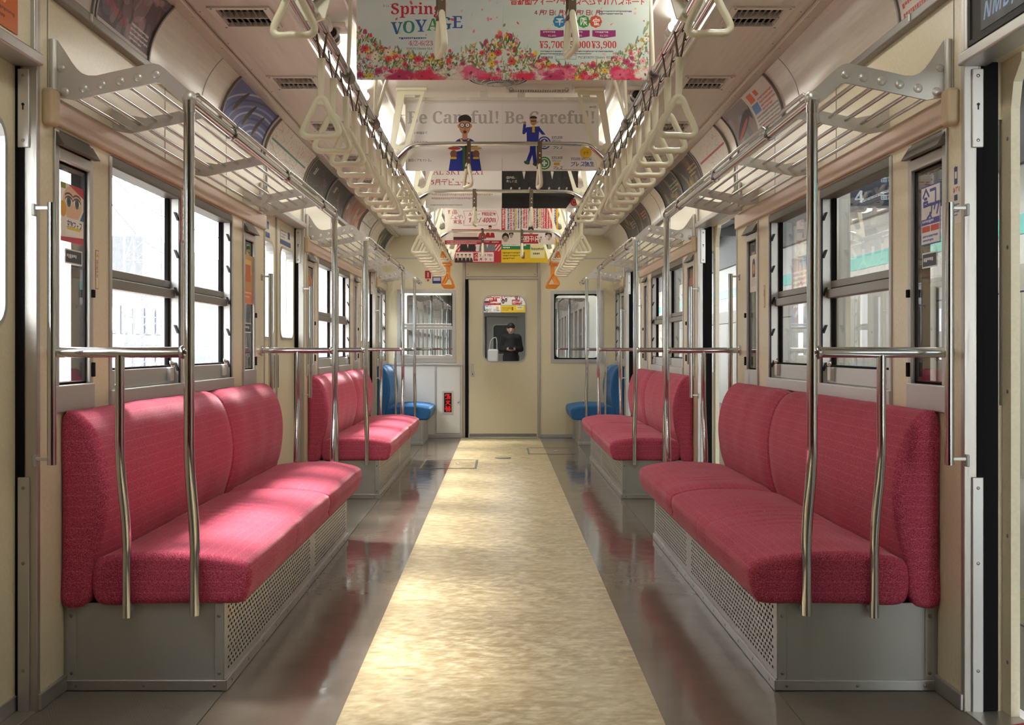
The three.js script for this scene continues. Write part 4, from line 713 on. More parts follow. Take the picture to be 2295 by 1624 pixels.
function smallMan(g, x, y, k) {                           // full figure leaning, legs crossed
  g.strokeStyle = '#1c2f9a'; g.lineCap = 'round'; g.lineJoin = 'round';
  g.lineWidth = 17 * k; g.beginPath(); g.moveTo(x, y + 70 * k); g.lineTo(x - 2 * k, y + 130 * k); g.lineTo(x - 20 * k, y + 178 * k); g.moveTo(x + 8 * k, y + 70 * k); g.lineTo(x + 8 * k, y + 130 * k); g.lineTo(x + 14 * k, y + 184 * k); g.stroke();
  g.fillStyle = '#1c2f9a'; g.beginPath(); g.moveTo(x - 26 * k, y + 20 * k); g.lineTo(x + 34 * k, y + 16 * k); g.lineTo(x + 28 * k, y + 86 * k); g.lineTo(x - 24 * k, y + 88 * k); g.fill();
  g.lineWidth = 13 * k; g.beginPath(); g.moveTo(x - 22 * k, y + 26 * k); g.lineTo(x - 38 * k, y + 46 * k); g.lineTo(x - 34 * k, y + 10 * k); g.moveTo(x + 30 * k, y + 26 * k); g.lineTo(x + 54 * k, y + 56 * k); g.stroke();
  g.fillStyle = '#b98563'; g.beginPath(); g.arc(x - 34 * k, y + 0 * k, 7 * k, 0, 7); g.fill(); g.beginPath(); g.ellipse(x + 6 * k, y - 8 * k, 15 * k, 20 * k, 0, 0, 7); g.fill();
  g.fillStyle = '#2a1a14'; g.beginPath(); g.ellipse(x + 6 * k, y - 20 * k, 17 * k, 12 * k, 0, PI, 2 * PI); g.fill(); g.fillRect(x - 6 * k, y - 10 * k, 24 * k, 4 * k);
  g.fillStyle = '#e8c020'; g.fillRect(x, y + 14 * k, 12 * k, 30 * k); g.fillStyle = '#2a5a2a'; for (const q of [[-24, 182], [16, 190]]) { g.beginPath(); g.ellipse(x + q[0] * k, y + q[1] * k, 14 * k, 8 * k, 0.3, 0, 7); g.fill(); }
}
function suits(g, x, y, k, hair, suit, shirt) { g.fillStyle = suit; g.beginPath(); g.moveTo(x - 60 * k, y + 120 * k); g.quadraticCurveTo(x - 56 * k, y + 30 * k, x - 14 * k, y + 26 * k); g.lineTo(x + 14 * k, y + 26 * k); g.quadraticCurveTo(x + 56 * k, y + 30 * k, x + 60 * k, y + 120 * k); g.fill(); g.fillStyle = shirt; g.beginPath(); g.moveTo(x - 16 * k, y + 22 * k); g.lineTo(x + 16 * k, y + 22 * k); g.lineTo(x, y + 100 * k); g.fill(); g.fillStyle = '#d8a888'; g.beginPath(); g.ellipse(x, y - 6 * k, 20 * k, 28 * k, 0, 0, 7); g.fill(); g.fillStyle = hair; g.beginPath(); g.ellipse(x, y - 20 * k, 23 * k, 20 * k, 0, PI, 2 * PI); g.fill(); g.fillStyle = '#3a2018'; g.fillRect(x - 11 * k, y - 8 * k, 6 * k, 3 * k); g.fillRect(x + 5 * k, y - 8 * k, 6 * k, 3 * k); g.fillStyle = '#a04a40'; g.fillRect(x - 6 * k, y + 9 * k, 12 * k, 3 * k); }

const SHEETS = {
  flowersA(g, w, h) {
    pale(g, w, h, '#d6e8ea', '#f7f8f2'); meadow(g, w, h, x => 0.20 + 0.36 * Math.pow(1 - x, 3.4) + 0.30 * Math.pow(x, 3));
    g.textAlign = 'center'; g.font = `bold ${h * 0.15}px serif`; g.fillStyle = '#d02848'; g.fillText('Spring', w * 0.41, h * 0.36); g.font = `bold ${h * 0.05}px serif`; g.fillText('EASTER', w * 0.41, h * 0.21);
    g.font = `bold ${h * 0.165}px serif`; [...'VOYAGE'].forEach((c, i) => { g.fillStyle = ['#2a6aa8', '#2f8f8a', '#3a62b0', '#3f9a58', '#2a6aa8', '#3a62b0'][i]; g.fillText(c, w * (0.275 + 0.083 * i), h * (0.555 - 0.012 * i)); });
    jp(g, 'さあ出航', w * 0.18, h * 0.26, h * 0.028, '#5a5a70'); fineLines(g, w * 0.29, h * 0.585, w * 0.26, 1, h * 0.022, '#4a5a90'); g.font = `bold ${h * 0.065}px serif`; g.fillStyle = '#d86a80'; g.fillText('4/2-6/23', w * 0.44, h * 0.665); g.font = `${h * 0.028}px serif`; g.fillStyle = '#404050'; g.fillText('TOKYO Disney SEA', w * 0.43, h * 0.705);
  },
  flowersB(g, w, h) {
    pale(g, w, h, '#d8e8e2', '#f6f6ea'); meadow(g, w, h, x => 0.16 + 0.44 * Math.pow(Math.abs(x - 0.5) * 2, 2.4));
    jp(g, '首都圏ウィークデースペシャルパスポート', w * 0.05, h * 0.20, h * 0.062, '#d02838', h * 0.008); g.textAlign = 'center';
    jp(g, '4月7日(月)-7月7日(月)', w * 0.22, h * 0.315, h * 0.05, '#b03040', h * 0.007); fineLines(g, w * 0.66, h * 0.325, w * 0.22, 2, h * 0.014, '#606070');
    ['平', '日', '限', '定'].forEach((c, i) => { const x = w * (0.385 + 0.083 * i), y = h * 0.43; g.fillStyle = ['#2a8ac0', '#d83048', '#3f9a48', '#e05a38'][i]; for (let k = 0; k < 8; k++) { g.beginPath(); g.arc(x + Math.cos(k * PI / 4) * h * 0.035, y + Math.sin(k * PI / 4) * h * 0.035, h * 0.026, 0, 7); g.fill(); } g.beginPath(); g.arc(x, y, h * 0.045, 0, 7); g.fill(); glyph(g, c, x - h * 0.034, y - h * 0.034, h * 0.068, '#fff', h * 0.009); });
    ['¥5,700', '¥5,000', '¥3,900'].forEach((t, i) => { const x = w * (0.335 + 0.178 * i); g.fillStyle = '#a03078'; g.beginPath(); g.moveTo(x - w * 0.08, h * 0.515); g.lineTo(x + w * 0.08, h * 0.515); g.lineTo(x + w * 0.08, h * 0.575); g.lineTo(x, h * 0.592); g.lineTo(x - w * 0.08, h * 0.575); g.fill(); fineLines(g, x - w * 0.06, h * 0.525, w * 0.12, 1, h * 0.018, '#f0d8e8'); g.fillStyle = '#f4e4ee'; g.font = `${h * 0.026}px serif`; g.fillText(['¥6,400', '¥5,500', '¥4,200'][i], x, h * 0.577); g.fillStyle = '#d8283c'; g.font = `bold ${h * 0.095}px serif`; g.fillText(t, x, h * 0.69, w * 0.172); });
    fineLines(g, w * 0.255, h * 0.715, w * 0.5, 2, h * 0.014, '#70707c'); jp(g, '販売場所は', w * 0.255, h * 0.768, h * 0.022, '#404860', 2); g.strokeStyle = '#5060a0'; g.strokeRect(w * 0.36, h * 0.758, w * 0.14, h * 0.04); jp(g, 'で検索', w * 0.51, h * 0.768, h * 0.022, '#404860', 2); g.fillStyle = '#383848'; g.font = `${h * 0.03}px serif`; g.fillText('TOKYO Disney RESORT', w * 0.67, h * 0.79);
  },
  carefulA(g, w, h) {
    g.fillStyle = '#eae7e4'; g.fillRect(0, 0, w, h); g.font = `bold ${h * 0.25}px serif`; g.fillStyle = '#b4b0ac'; g.textAlign = 'left'; g.fillText('Be Careful!', w * 0.02, h * 0.30, w * 0.96);
    man(g, w * 0.615, h * 0.46, h / 340, { plates: true }); ['うまい料理ほど', 'よくにおうとは、', '人生なんとも', '面白くできている。'].forEach((t, i) => i === 2 || jp(g, t, w * 0.03, h * (0.42 + 0.135 * i), h * 0.036, '#5a6490', h * 0.004));
  },
  carefulB(g, w, h) {
    g.fillStyle = '#e8e5e2'; g.fillRect(0, 0, w, h); g.font = `bold ${h * 0.25}px serif`; g.fillStyle = '#b4b0ac'; g.textAlign = 'left'; g.fillText('Be Careful!', w * 0.02, h * 0.30, w * 0.95); g.font = `bold ${h * 0.04}px serif`; g.fillStyle = '#5a5a5a'; g.fillText('meiji', w * 0.90, h * 0.07);
    smallMan(g, w * 0.31, h * 0.29, h / 310);
    [['#3450a8', 0.60, 0.52], ['#3c8a48', 0.93, 0.52]].forEach(([c, y], i) => { const cy = h * (0.585 + 0.30 * i), cx = w * 0.435, r = h * 0.085; g.fillStyle = '#eceae4'; g.fillRect(w * 0.38, cy - h * 0.12, w * 0.25, h * 0.235); g.strokeStyle = c; g.lineWidth = r * 0.24; g.beginPath(); g.arc(cx, cy, r, 0, 7); g.stroke(); g.fillStyle = c; g.beginPath(); g.arc(cx, cy, r * 0.72, 0, 7); g.fill(); g.fillStyle = '#f0f0f0'; g.fillRect(cx - r * 0.5, cy - r * 0.16, r, r * 0.32); g.fillRect(cx - r * 0.16, cy - r * 0.5, r * 0.32, r); g.fillStyle = '#34406a'; g.font = `bold ${h * 0.055}px serif`; g.fillText('XYLISH', w * 0.51, cy - h * 0.06, w * 0.115); g.font = `${h * 0.034}px serif`; g.fillText('SPECIAL', w * 0.515, cy - h * 0.022, w * 0.11); g.fillStyle = i ? '#e0b028' : '#a8c060'; g.fillRect(w * 0.535, cy - h * 0.008, w * 0.06, h * 0.04); jp(g, 'プレス', w * 0.528, cy + h * 0.045, h * 0.042, '#34406a', h * 0.006); });
    g.fillStyle = '#e8c030'; g.beginPath(); g.arc(w * 0.865, h * 0.73, h * 0.085, 0, 7); g.fill(); jp(g, '3倍', w * 0.835, h * 0.71, h * 0.05, '#a0701c', h * 0.007); g.fillStyle = '#3a4480'; g.font = `bold ${h * 0.05}px serif`; g.fillText('XYLISH SPECIAL', w * 0.71, h * 0.84, w * 0.22); jp(g, 'プレス誕生', w * 0.71, h * 0.865, h * 0.062, '#34469a', h * 0.009); fineLines(g, w * 0.55, h * 0.975, w * 0.4, 1, h * 0.012, '#8a8a8a');
  },
  skyA(g, w, h) { g.fillStyle = '#ebe6e2'; g.fillRect(0, 0, w, h); jp(g, '国内線', w * 0.06, h * 0.06, h * 0.12, '#b04848', h * 0.013); g.fillStyle = '#b04848'; g.font = `${h * 0.15}px serif`; g.fillText('JAL SKY NEXT', w * 0.06, h * 0.37, w * 0.86); jp(g, '5月デビュー。', w * 0.06, h * 0.45, h * 0.11, '#b04848', h * 0.012); fineLines(g, w * 0.08, h * 0.66, w * 0.8, 3, h * 0.04, '#c8a8a4'); fineLines(g, w * 0.06, h * 0.93, w * 0.6, 1, h * 0.02, '#909090'); },
  skyB(g, w, h) {
    g.fillStyle = '#0e0c0b'; g.fillRect(0, 0, w, h); g.fillStyle = '#b8b4b0'; for (let k = 0; k < 16; k++) g.fillRect(w * k / 16, 0, w * 0.05, h * 0.06); g.fillStyle = '#2c0f12'; g.beginPath(); g.moveTo(0, h * 0.2); g.quadraticCurveTo(w * 0.45, h * 0.02, w, h * 0.22); g.lineTo(w, h * 0.32); g.lineTo(0, h * 0.34); g.fill();
    for (let k = 0; k < 9; k++) { g.fillStyle = '#201c1a'; g.fillRect(w * (0.03 + k * 0.11), h * rr(0.24, 0.32), w * 0.085, h * 0.34); g.fillStyle = '#33302c'; g.fillRect(w * (0.04 + k * 0.11), h * 0.42, w * 0.065, h * 0.02); }
    for (const x of [0.29, 0.66]) suits(g, w * x, h * 0.27, h / 520, '#0a0808', '#18181c', '#d8d4cc'); for (const x of [0.5, 0.8]) suits(g, w * x, h * 0.1, h / 560, '#0a0808', '#100f12', '#70685f');
    for (const x of [0.12, 0.23, 0.36, 0.62, 0.75, 0.85]) { g.fillStyle = '#b8b4ae'; g.beginPath(); g.ellipse(w * x, h * 0.63, w * 0.012, h * 0.03, 0.3, 0, 7); g.fill(); } jp(g, '国内線、', w * 0.06, h * 0.40, h * 0.045, '#c8c4bc', h * 0.006); jp(g, '新しい空', w * 0.06, h * 0.47, h * 0.045, '#c8c4bc', h * 0.006);
    g.fillStyle = '#d8d3cf'; g.beginPath(); g.moveTo(w, h * 0.7); g.lineTo(w, h); g.lineTo(w * 0.84, h); g.fill(); g.fillStyle = '#c02830'; g.beginPath(); g.arc(w * 0.945, h * 0.89, h * 0.065, 0, 7); g.fill(); g.strokeStyle = '#d8d3cf'; g.lineWidth = 3; g.beginPath(); g.arc(w * 0.945, h * 0.89, h * 0.035, 0.6, 5.4); g.stroke();
  },
  airport(g, w, h) {
    g.fillStyle = '#eee8e2'; g.fillRect(0, 0, w, h); jp(g, '羽田、', w * 0.05, h * 0.13, h * 0.10, '#b03a40', h * 0.012); jp(g, 'ビュン!', w * 0.08, h * 0.26, h * 0.09, '#b03a40', h * 0.011); jp(g, '京急!', w * 0.15, h * 0.38, h * 0.10, '#b03a40', h * 0.013);
    g.strokeStyle = '#c04a4a'; g.lineWidth = 3; g.beginPath(); g.moveTo(w * 0.33, h * 0.16); g.lineTo(w * 0.9, h * 0.16); g.lineTo(w * 0.95, h * 0.34); g.lineTo(w * 0.9, h * 0.52); g.lineTo(w * 0.33, h * 0.52); g.lineTo(w * 0.36, h * 0.34); g.closePath(); g.stroke(); jp(g, '品川', w * 0.42, h * 0.2, h * 0.07, '#b03a40', 4); g.fillStyle = '#b03a40'; g.font = `bold ${h * 0.07}px sans-serif`; g.textAlign = 'left'; g.fillText('<->', w * 0.55, h * 0.265); jp(g, '羽田空港', w * 0.65, h * 0.19, h * 0.08, '#b03a40', 5);
    g.font = `bold italic ${h * 0.17}px sans-serif`; g.fillText('12', w * 0.40, h * 0.445); jp(g, '分', w * 0.515, h * 0.33, h * 0.1, '#b03a40', 6); g.fillText('/ 400', w * 0.59, h * 0.445, w * 0.23); jp(g, '円', w * 0.83, h * 0.34, h * 0.09, '#b03a40', 6);
    g.fillStyle = '#a8202c'; g.fillRect(w * 0.12, h * 0.62, w * 0.85, h * 0.05); g.fillRect(0, h * 0.90, w, h * 0.1); g.fillStyle = '#d8c8c0'; g.fillRect(w * 0.15, h * 0.7, w * 0.42, h * 0.11); g.fillStyle = '#481818'; g.fillRect(w * 0.15, h * 0.81, w * 0.5, h * 0.08);
    suits(g, w * 0.80, h * 0.60, h / 520, '#1a1210', '#a8202c', '#e8ddd4'); suits(g, w * 0.66, h * 0.66, h / 600, '#1a1210', '#b83a3a', '#e8ddd4'); fineLines(g, w * 0.03, h * 0.925, w * 0.75, 2, h * 0.022, '#f0dcd4'); g.fillStyle = '#f0e0d8'; g.font = `bold ${h * 0.05}px sans-serif`; g.fillText('KEIKYU', w * 0.83, h * 0.96);
  },
  magazine(g, w, h) {
    g.fillStyle = '#e6e0da'; g.fillRect(0, 0, w, h); const cols = ['#c02030', '#2a2a2a', '#2a3a80', '#c02030', '#2a2a2a', '#c8a020', '#2a3a80', '#2a2a2a', '#c02030'];
    g.fillStyle = '#c02030'; g.fillRect(0, 0, w * 0.075, h * 0.7); g.fillRect(w * 0.70, 0, w * 0.2, h * 0.6); g.fillStyle = '#d8a818'; g.fillRect(w * 0.955, 0, w * 0.045, h); g.fillStyle = '#202020'; g.fillRect(w * 0.20, 0, w * 0.035, h * 0.66);
    for (let k = 0; k < 21; k++) { const x = w * (0.012 + k * 0.046), dark = x < w * 0.06 || (x > w * 0.69 && x < w * 0.89) || (x > w * 0.19 && x < w * 0.225); const s = w * rr(0.026, 0.038); let y = h * 0.01; while (y < h * rr(0.55, 0.68)) { glyph(g, '国新日週線理限内京都'[Math.floor(rnd() * 10)], x, y, s, dark ? '#f0e8e0' : cols[k % 9], s * 0.15); y += s * 1.15; } }
    for (const [x, y, r] of [[0.07, 0.84, 0.06], [0.17, 0.76, 0.04], [0.83, 0.8, 0.06], [0.68, 0.88, 0.035], [0.52, 0.66, 0.05]]) { g.fillStyle = '#1a1614'; g.beginPath(); g.ellipse(w * x, h * (y - 0.03), w * r, h * r * 1.7, 0, 0, 7); g.fill(); g.fillStyle = '#b8a494'; g.beginPath(); g.ellipse(w * x, h * (y + 0.02), w * r * 0.75, h * r * 1.35, 0, 0, 7); g.fill(); g.fillStyle = '#2a2018'; for (const q of [-0.3, 0.3]) g.fillRect(w * (x + q * r) - 3, h * y, 7, 4); g.fillRect(w * x - 5, h * (y + 0.06), 10, 3); }
    g.fillStyle = '#b01c2c'; g.fillRect(w * 0.37, h * 0.74, w * 0.28, h * 0.24); jp(g, '週刊新潮', w * 0.38, h * 0.78, h * 0.145, '#f0e4dc', h * 0.018);
  },
  drama(g, w, h) {
    g.fillStyle = '#c8283a'; g.fillRect(0, 0, w, h); g.strokeStyle = '#e6dcd4'; g.lineWidth = h * 0.03; for (let k = -8; k < 24; k++) { g.beginPath(); g.moveTo(w * k / 14, 0); g.lineTo(w * k / 14 - h * 0.5, h * 0.65); g.stroke(); } g.fillStyle = '#c8283a'; g.fillRect(w * 0.2, 0, w * 0.25, h * 0.65); g.fillStyle = '#e0d8d2'; g.fillRect(w * 0.46, 0, w * 0.18, h * 0.66);
    suits(g, w * 0.28, h * 0.17, h / 250, '#201612', '#18161a', '#e0dad4'); suits(g, w * 0.70, h * 0.15, h / 240, '#2a1a14', '#74747c', '#d8d4d8');
    g.fillStyle = '#b82434'; g.fillRect(0, h * 0.66, w, h * 0.34); g.fillStyle = '#e4dcd6'; g.fillRect(w * 0.02, h * 0.68, w * 0.82, h * 0.29); for (let k = 0; k < 4; k++) suits(g, w * (0.07 + k * 0.085), h * 0.80, h / 620, '#181010', '#301c1c', '#d0c4bc'); g.fillStyle = '#b82434'; g.fillRect(w * 0.4, h * 0.70, w * 0.1, h * 0.25); jp(g, '合', w * 0.415, h * 0.74, h * 0.14, '#e8d8d0', 5); g.font = `bold ${h * 0.1}px sans-serif`; g.fillStyle = '#b02434'; g.fillText('3/31 TBS', w * 0.53, h * 0.81, w * 0.29); jp(g, '月-金 5:30', w * 0.53, h * 0.86, h * 0.08, '#b02434', 5);
  },
  recruit(g, w, h) {
    g.fillStyle = '#1e7a44'; g.fillRect(0, 0, w, h * 0.6); g.fillStyle = '#e4c018'; g.fillRect(0, h * 0.6, w, h * 0.4); g.fillStyle = '#e8efe4'; g.font = `bold ${h * 0.15}px sans-serif`; g.fillText('3/29', w * 0.03, h * 0.15); g.fillText('30', w * 0.27, h * 0.15); g.fillStyle = '#d83048'; g.beginPath(); g.arc(w * 0.24, h * 0.12, h * 0.03, 0, 7); g.fill(); g.beginPath(); g.arc(w * 0.40, h * 0.12, h * 0.03, 0, 7); g.fill();
    g.fillStyle = '#e0ead8'; g.fillRect(w * 0.03, h * 0.22, w * 0.5, h * 0.27); fineLines(g, w * 0.06, h * 0.25, w * 0.44, 4, h * 0.035, '#2a7a48'); fineLines(g, w * 0.03, h * 0.52, w * 0.2, 1, h * 0.05, '#e8efe4'); g.fillStyle = '#6aaa3a'; g.fillRect(w * 0.62, h * 0.05, w * 0.31, h * 0.40);
    g.fillStyle = '#e6dca0'; g.fillRect(w * 0.62, h * 0.40, w * 0.31, h * 0.46); g.fillStyle = '#3a3420'; g.font = `bold ${h * 0.12}px sans-serif`; g.textAlign = 'center'; g.fillText('hoomo!', w * 0.775, h * 0.62, w * 0.28); fineLines(g, w * 0.68, h * 0.70, w * 0.2, 1, h * 0.06, '#6a6040'); g.textAlign = 'left'; fineLines(g, w * 0.03, h * 0.68, w * 0.38, 3, h * 0.05, '#7a6a18'); g.fillStyle = '#7a4a28'; g.fillRect(w * 0.44, h * 0.68, w * 0.06, h * 0.2);
  },
};
const PW = 0.515, PH = 0.364, PB = 1.972;
const HANG = [[3.78, 'flowersA', 'flowersB', 1000, 'flower-bordered poster with spring voyage lettering', 'flower-bordered poster with red ticket prices'], [5.72, 'carefulA', 'carefulB', 1000, 'grey poster with a man in blue holding two plates', 'grey poster with a small man in blue beside two round badges'], [7.25, 'skyA', 'skyB', 640, 'white poster with red airline lettering', 'black poster of aircraft seats with a red round emblem'], [9.77, 'airport', 'magazine', 560, 'white and red poster with 12 and 400 in a frame', 'crowded magazine poster in vertical red and black text'], [11.85, 'drama', 'recruit', 480, 'red striped poster with two people over the end door', 'green and yellow poster over the end door']];
HANG.forEach(([d, a, b, px, la, lb], i) => {
  const t = thing('poster_holder', `beige metal poster holder hung from the ceiling, ${ORD[i]} from the near end`, 'poster holder', 'hanging poster holders');
  part('clamp_bar', bx(-0.52, 0.54, PB + PH - 0.006, PB + PH + 0.030, d + 0.002, d + 0.014, 0.003), mats.central, t);
  part('backing_bar', bx(-0.52, 0.54, PB + PH + 0.012, PB + PH + 0.030, d - 0.008, d + 0.003), mats.central, t);
  for (const x of [-0.44, -0.09, 0.11, 0.46]) part('hanger', [bx(x - 0.02, x + 0.02, PB + PH + 0.024, 2.402, d + 0.004, d + 0.010, 0.002), bx(x - 0.035, x + 0.035, PB + PH + 0.016, PB + PH + 0.028, d - 0.012, d - 0.006, 0.002)], mats.central, t);
  part('number_tag', [bx(-0.185, -0.165, PB + PH + 0.014, PB + PH + 0.028, d - 0.0095, d - 0.008), bx(0.335, 0.355, PB + PH + 0.014, PB + PH + 0.028, d - 0.0095, d - 0.008)], mats.white, t);
  settle(t);
  [[a, -0.252, la], [b, 0.268, lb]].forEach(([k, x, label], j) => {
    const g = new THREE.BoxGeometry(PW + 0.004, PH, 0.0012); g.translate(x, PB + PH / 2, -(d + j * 0.0014));
    solo('hanging_poster', g, print(canvasTex(px, Math.round(px * PH / PW), SHEETS[k])), label + (label.includes('end door') ? '' : ', hung across the aisle'), 'poster', 'posters hung across the aisle');
  });
});

// ---------------------------------------------------------------- posters in the curved cove
function coveAd(s, d0, d1, draw, label, px = 512) {
  const g = coveSheet(s, d0, d1, 0.005, 0.0012, 0.02, COVE.a1 - 0.05, 16); smoothCove(g, s);
  const t = thing('cove_poster', label, 'poster', 'posters in the curved ceiling cove');
  part('sheet', g, print(canvasTex(px, Math.round(px * 0.245 / (d1 - d0)), draw), 0.5), t);
  for (const q of [d0 - 0.008, d1 + 0.008]) part('edge_clip', smoothCove(coveSheet(s, q - 0.006, q + 0.006, 0.012, 0.012, 0.0, COVE.a1 - 0.03, 16), s), mats.aluDark, t);
  settle(t);
}
const wash = (g, w, h, base, cols, n, a = 0.5) => { g.fillStyle = base; g.fillRect(0, 0, w, h); g.globalAlpha = a; for (let k = 0; k < n; k++) { g.fillStyle = cols[k % cols.length]; g.beginPath(); g.ellipse(rnd() * w, rnd() * h, w * rr(0.02, 0.14), h * rr(0.05, 0.3), rr(0, 3), 0, 7); g.fill(); } g.globalAlpha = 1; };
coveAd(-1, 2.86, 3.36, (g, w, h) => { g.fillStyle = '#cfc8c0'; g.fillRect(0, 0, w, h); g.fillStyle = '#606068'; g.font = `bold ${h * 0.14}px sans-serif`; g.fillText('ARBEIT', w * 0.55, h * 0.85); fineLines(g, w * 0.1, h * 0.15, w * 0.8, 5, h * 0.05, '#9a9490'); }, 'white notice with grey lettering in the left cove, cut by the top edge', 384);
coveAd(-1, 3.40, 3.90, (g, w, h) => { wash(g, w, h, '#5a4a50', ['#8a6a78', '#38303a', '#a88a90', '#c8a8b0'], 40, 0.4); g.fillStyle = '#c03858'; g.font = `bold ${h * 0.16}px serif`; g.save(); g.translate(w * 0.08, h * 0.6); g.rotate(0.2); g.fillText('Spring Fair', 0, 0, w * 0.6); g.restore(); g.fillStyle = '#d8d0d0'; g.fillRect(0, h * 0.9, w, h * 0.1); g.fillStyle = '#28408a'; g.beginPath(); g.arc(w * 0.12, h * 0.22, h * 0.09, 0, 7); g.fill(); fineLines(g, w * 0.6, h * 0.62, w * 0.35, 4, h * 0.04, '#e0d8d8'); }, 'dim pink and grey poster in the left cove, nearest picture');
coveAd(-1, 4.93, 5.74, (g, w, h) => { g.fillStyle = '#5a6498'; g.fillRect(0, 0, w, h * 0.82); g.lineWidth = h * 0.05; for (let k = 0; k < 9; k++) { g.strokeStyle = ['#8a94c0', '#3a4478', '#a8b0cc'][k % 3]; g.beginPath(); g.ellipse(w * 0.9, h * 1.0, w * (0.18 + k * 0.1), h * (0.15 + k * 0.12), 0, PI, 2 * PI); g.stroke(); } g.fillStyle = '#2a2422'; for (const [x, y] of [[0.24, 0.35], [0.5, 0.45], [0.76, 0.5]]) { g.save(); g.translate(w * x, h * y); g.rotate(-0.9); g.beginPath(); g.ellipse(0, 0, w * 0.10, h * 0.09, 0, 0, 7); g.fill(); g.fillStyle = '#8a7040'; g.fillRect(-w * 0.06, h * 0.1, w * 0.06, h * 0.05); g.fillStyle = '#2a2422'; g.restore(); } g.fillStyle = '#d4cfc6'; g.fillRect(0, h * 0.82, w, h * 0.18); fineLines(g, w * 0.3, h * 0.86, w * 0.3, 2, h * 0.04, '#606078'); }, 'blue poster with dark shapes and a white band in the left cove', 640);
const lineMap = tint => (g, w, h) => { g.fillStyle = '#d8d3c9'; g.fillRect(0, 0, w, h); const cols = ['#4a7a68', '#b05050', '#506aa0', '#8a7a50', '#a06a90']; for (let k = 0; k < 16; k++) { g.strokeStyle = cols[k % 5]; g.lineWidth = 1; g.globalAlpha = 0.6; g.beginPath(); let x = rnd() * w, y = rnd() * h; g.moveTo(x, y); for (let j = 0; j < 5; j++) { x += rr(-0.2, 0.2) * w; y += rr(-0.3, 0.3) * h; g.lineTo(x, y); } g.stroke(); } g.globalAlpha = 1; g.fillStyle = tint; g.fillRect(w * 0.05, h * 0.44, w * 0.9, h * 0.05); for (let k = 0; k < 260; k++) { g.fillStyle = ['#606468', '#8a8478', '#a06058'][k % 3]; g.fillRect(rnd() * w, rnd() * h, rr(1, 2.5), rr(3, 11)); } };
coveAd(-1, 5.84, 6.95, lineMap('#4f8078'), 'pale railway line map with a green line in the left cove', 640);
const night = (g, w, h) => { g.fillStyle = '#15171c'; g.fillRect(0, 0, w, h); g.strokeStyle = '#c8c4b8'; g.lineWidth = h * 0.03; g.font = `italic bold ${h * 0.3}px serif`; g.fillStyle = '#c8c4b8'; g.fillText('10', w * 0.16, h * 0.42); for (let k = 0; k < 60; k++) { g.fillStyle = ['#c89850', '#e0d8c0', '#80502c'][k % 3]; g.fillRect(rnd() * w, h * rr(0.1, 0.95), rr(2, 7), rr(2, 5)); } wash2(g, w, h); };
function wash2(g, w, h) { g.globalAlpha = 0.5; for (let k = 0; k < 12; k++) { g.fillStyle = ['#7a4a2a', '#a06838', '#2a3040'][k % 3]; g.beginPath(); g.ellipse(w * rr(0.4, 1), h * rr(0.4, 1), w * 0.1, h * 0.05, 0.4, 0, 7); g.fill(); } g.globalAlpha = 1; }
coveAd(-1, 7.02, 7.83, night, 'black poster with pale handwriting in the left cove, first of two'); coveAd(-1, 7.87, 8.68, night, 'black poster with pale handwriting in the left cove, second of two');
coveAd(-1, 8.74, 9.6, (g, w, h) => wash(g, w, h, '#9a6a58', ['#b84a38', '#60788a', '#d0b090', '#503838'], 40), 'rust red and grey poster in the far left cove', 384);
coveAd(-1, 9.7, 10.4, lineMap('#808890'), 'small pale map in the far left cove', 384);
coveAd(-1, 11.15, 11.8, (g, w, h) => wash(g, w, h, '#2c3a34', ['#c8a038', '#487868', '#202428'], 26), 'dark green poster at the end of the left cove', 384);
coveAd(1, 3.15, 3.44, (g, w, h) => { g.fillStyle = '#d4cec4'; g.fillRect(0, 0, w, h); g.fillStyle = '#5a7a48'; g.fillRect(0, 0, w, h * 0.5); fineLines(g, w * 0.08, h * 0.62, w * 0.85, 3, h * 0.08, '#c04a48'); }, 'white and green notice with red text in the right cove, cut by the top edge', 256);
coveAd(1, 4.88, 5.78, (g, w, h) => { g.fillStyle = '#d6d2cc'; g.fillRect(0, 0, w, h); g.fillStyle = '#8a8888'; g.fillRect(0, 0, w * 0.5, h); for (let k = 0; k < 12; k++) { g.fillStyle = ['#a8a6a4', '#6a6a70', '#9a7a70'][k % 3]; g.globalAlpha = 0.5; g.beginPath(); g.ellipse(w * rr(0, 0.46), rnd() * h, w * 0.06, h * 0.12, rr(0, 3), 0, 7); g.fill(); } g.globalAlpha = 1; g.fillStyle = '#3c3e46'; g.beginPath(); g.ellipse(w * 0.26, h * 0.48, w * 0.21, h * 0.13, -0.25, 0, 7); g.fill(); g.beginPath(); g.moveTo(w * 0.42, h * 0.4); g.lineTo(w * 0.5, h * 0.2); g.lineTo(w * 0.47, h * 0.52); g.fill(); g.fillStyle = '#b85a48'; g.beginPath(); g.ellipse(w * 0.22, h * 0.56, w * 0.16, h * 0.05, -0.25, 0, 7); g.fill(); g.fillStyle = '#e4dccf'; g.font = `bold ${h * 0.16}px sans-serif`; g.fillText('KAGAYAKI', w * 0.03, h * 0.93, w * 0.42); g.fillStyle = '#d8683c'; g.fillRect(w * 0.56, h * 0.06, w * 0.1, h * 0.2); g.fillStyle = '#4a86c4'; g.fillRect(w * 0.54, h * 0.3, w * 0.13, h * 0.2); g.fillStyle = '#d8683c'; g.fillRect(w * 0.7, h * 0.08, w * 0.06, h * 0.12); fineLines(g, w * 0.69, h * 0.26, w * 0.28, 4, h * 0.045, '#c05048'); fineLines(g, w * 0.54, h * 0.56, w * 0.43, 5, h * 0.045, '#6a6a72'); g.fillStyle = '#b83038'; g.fillRect(w * 0.6, h * 0.78, w * 0.3, h * 0.035); }, 'poster with a fish and blue and orange boxes in the right cove', 768);
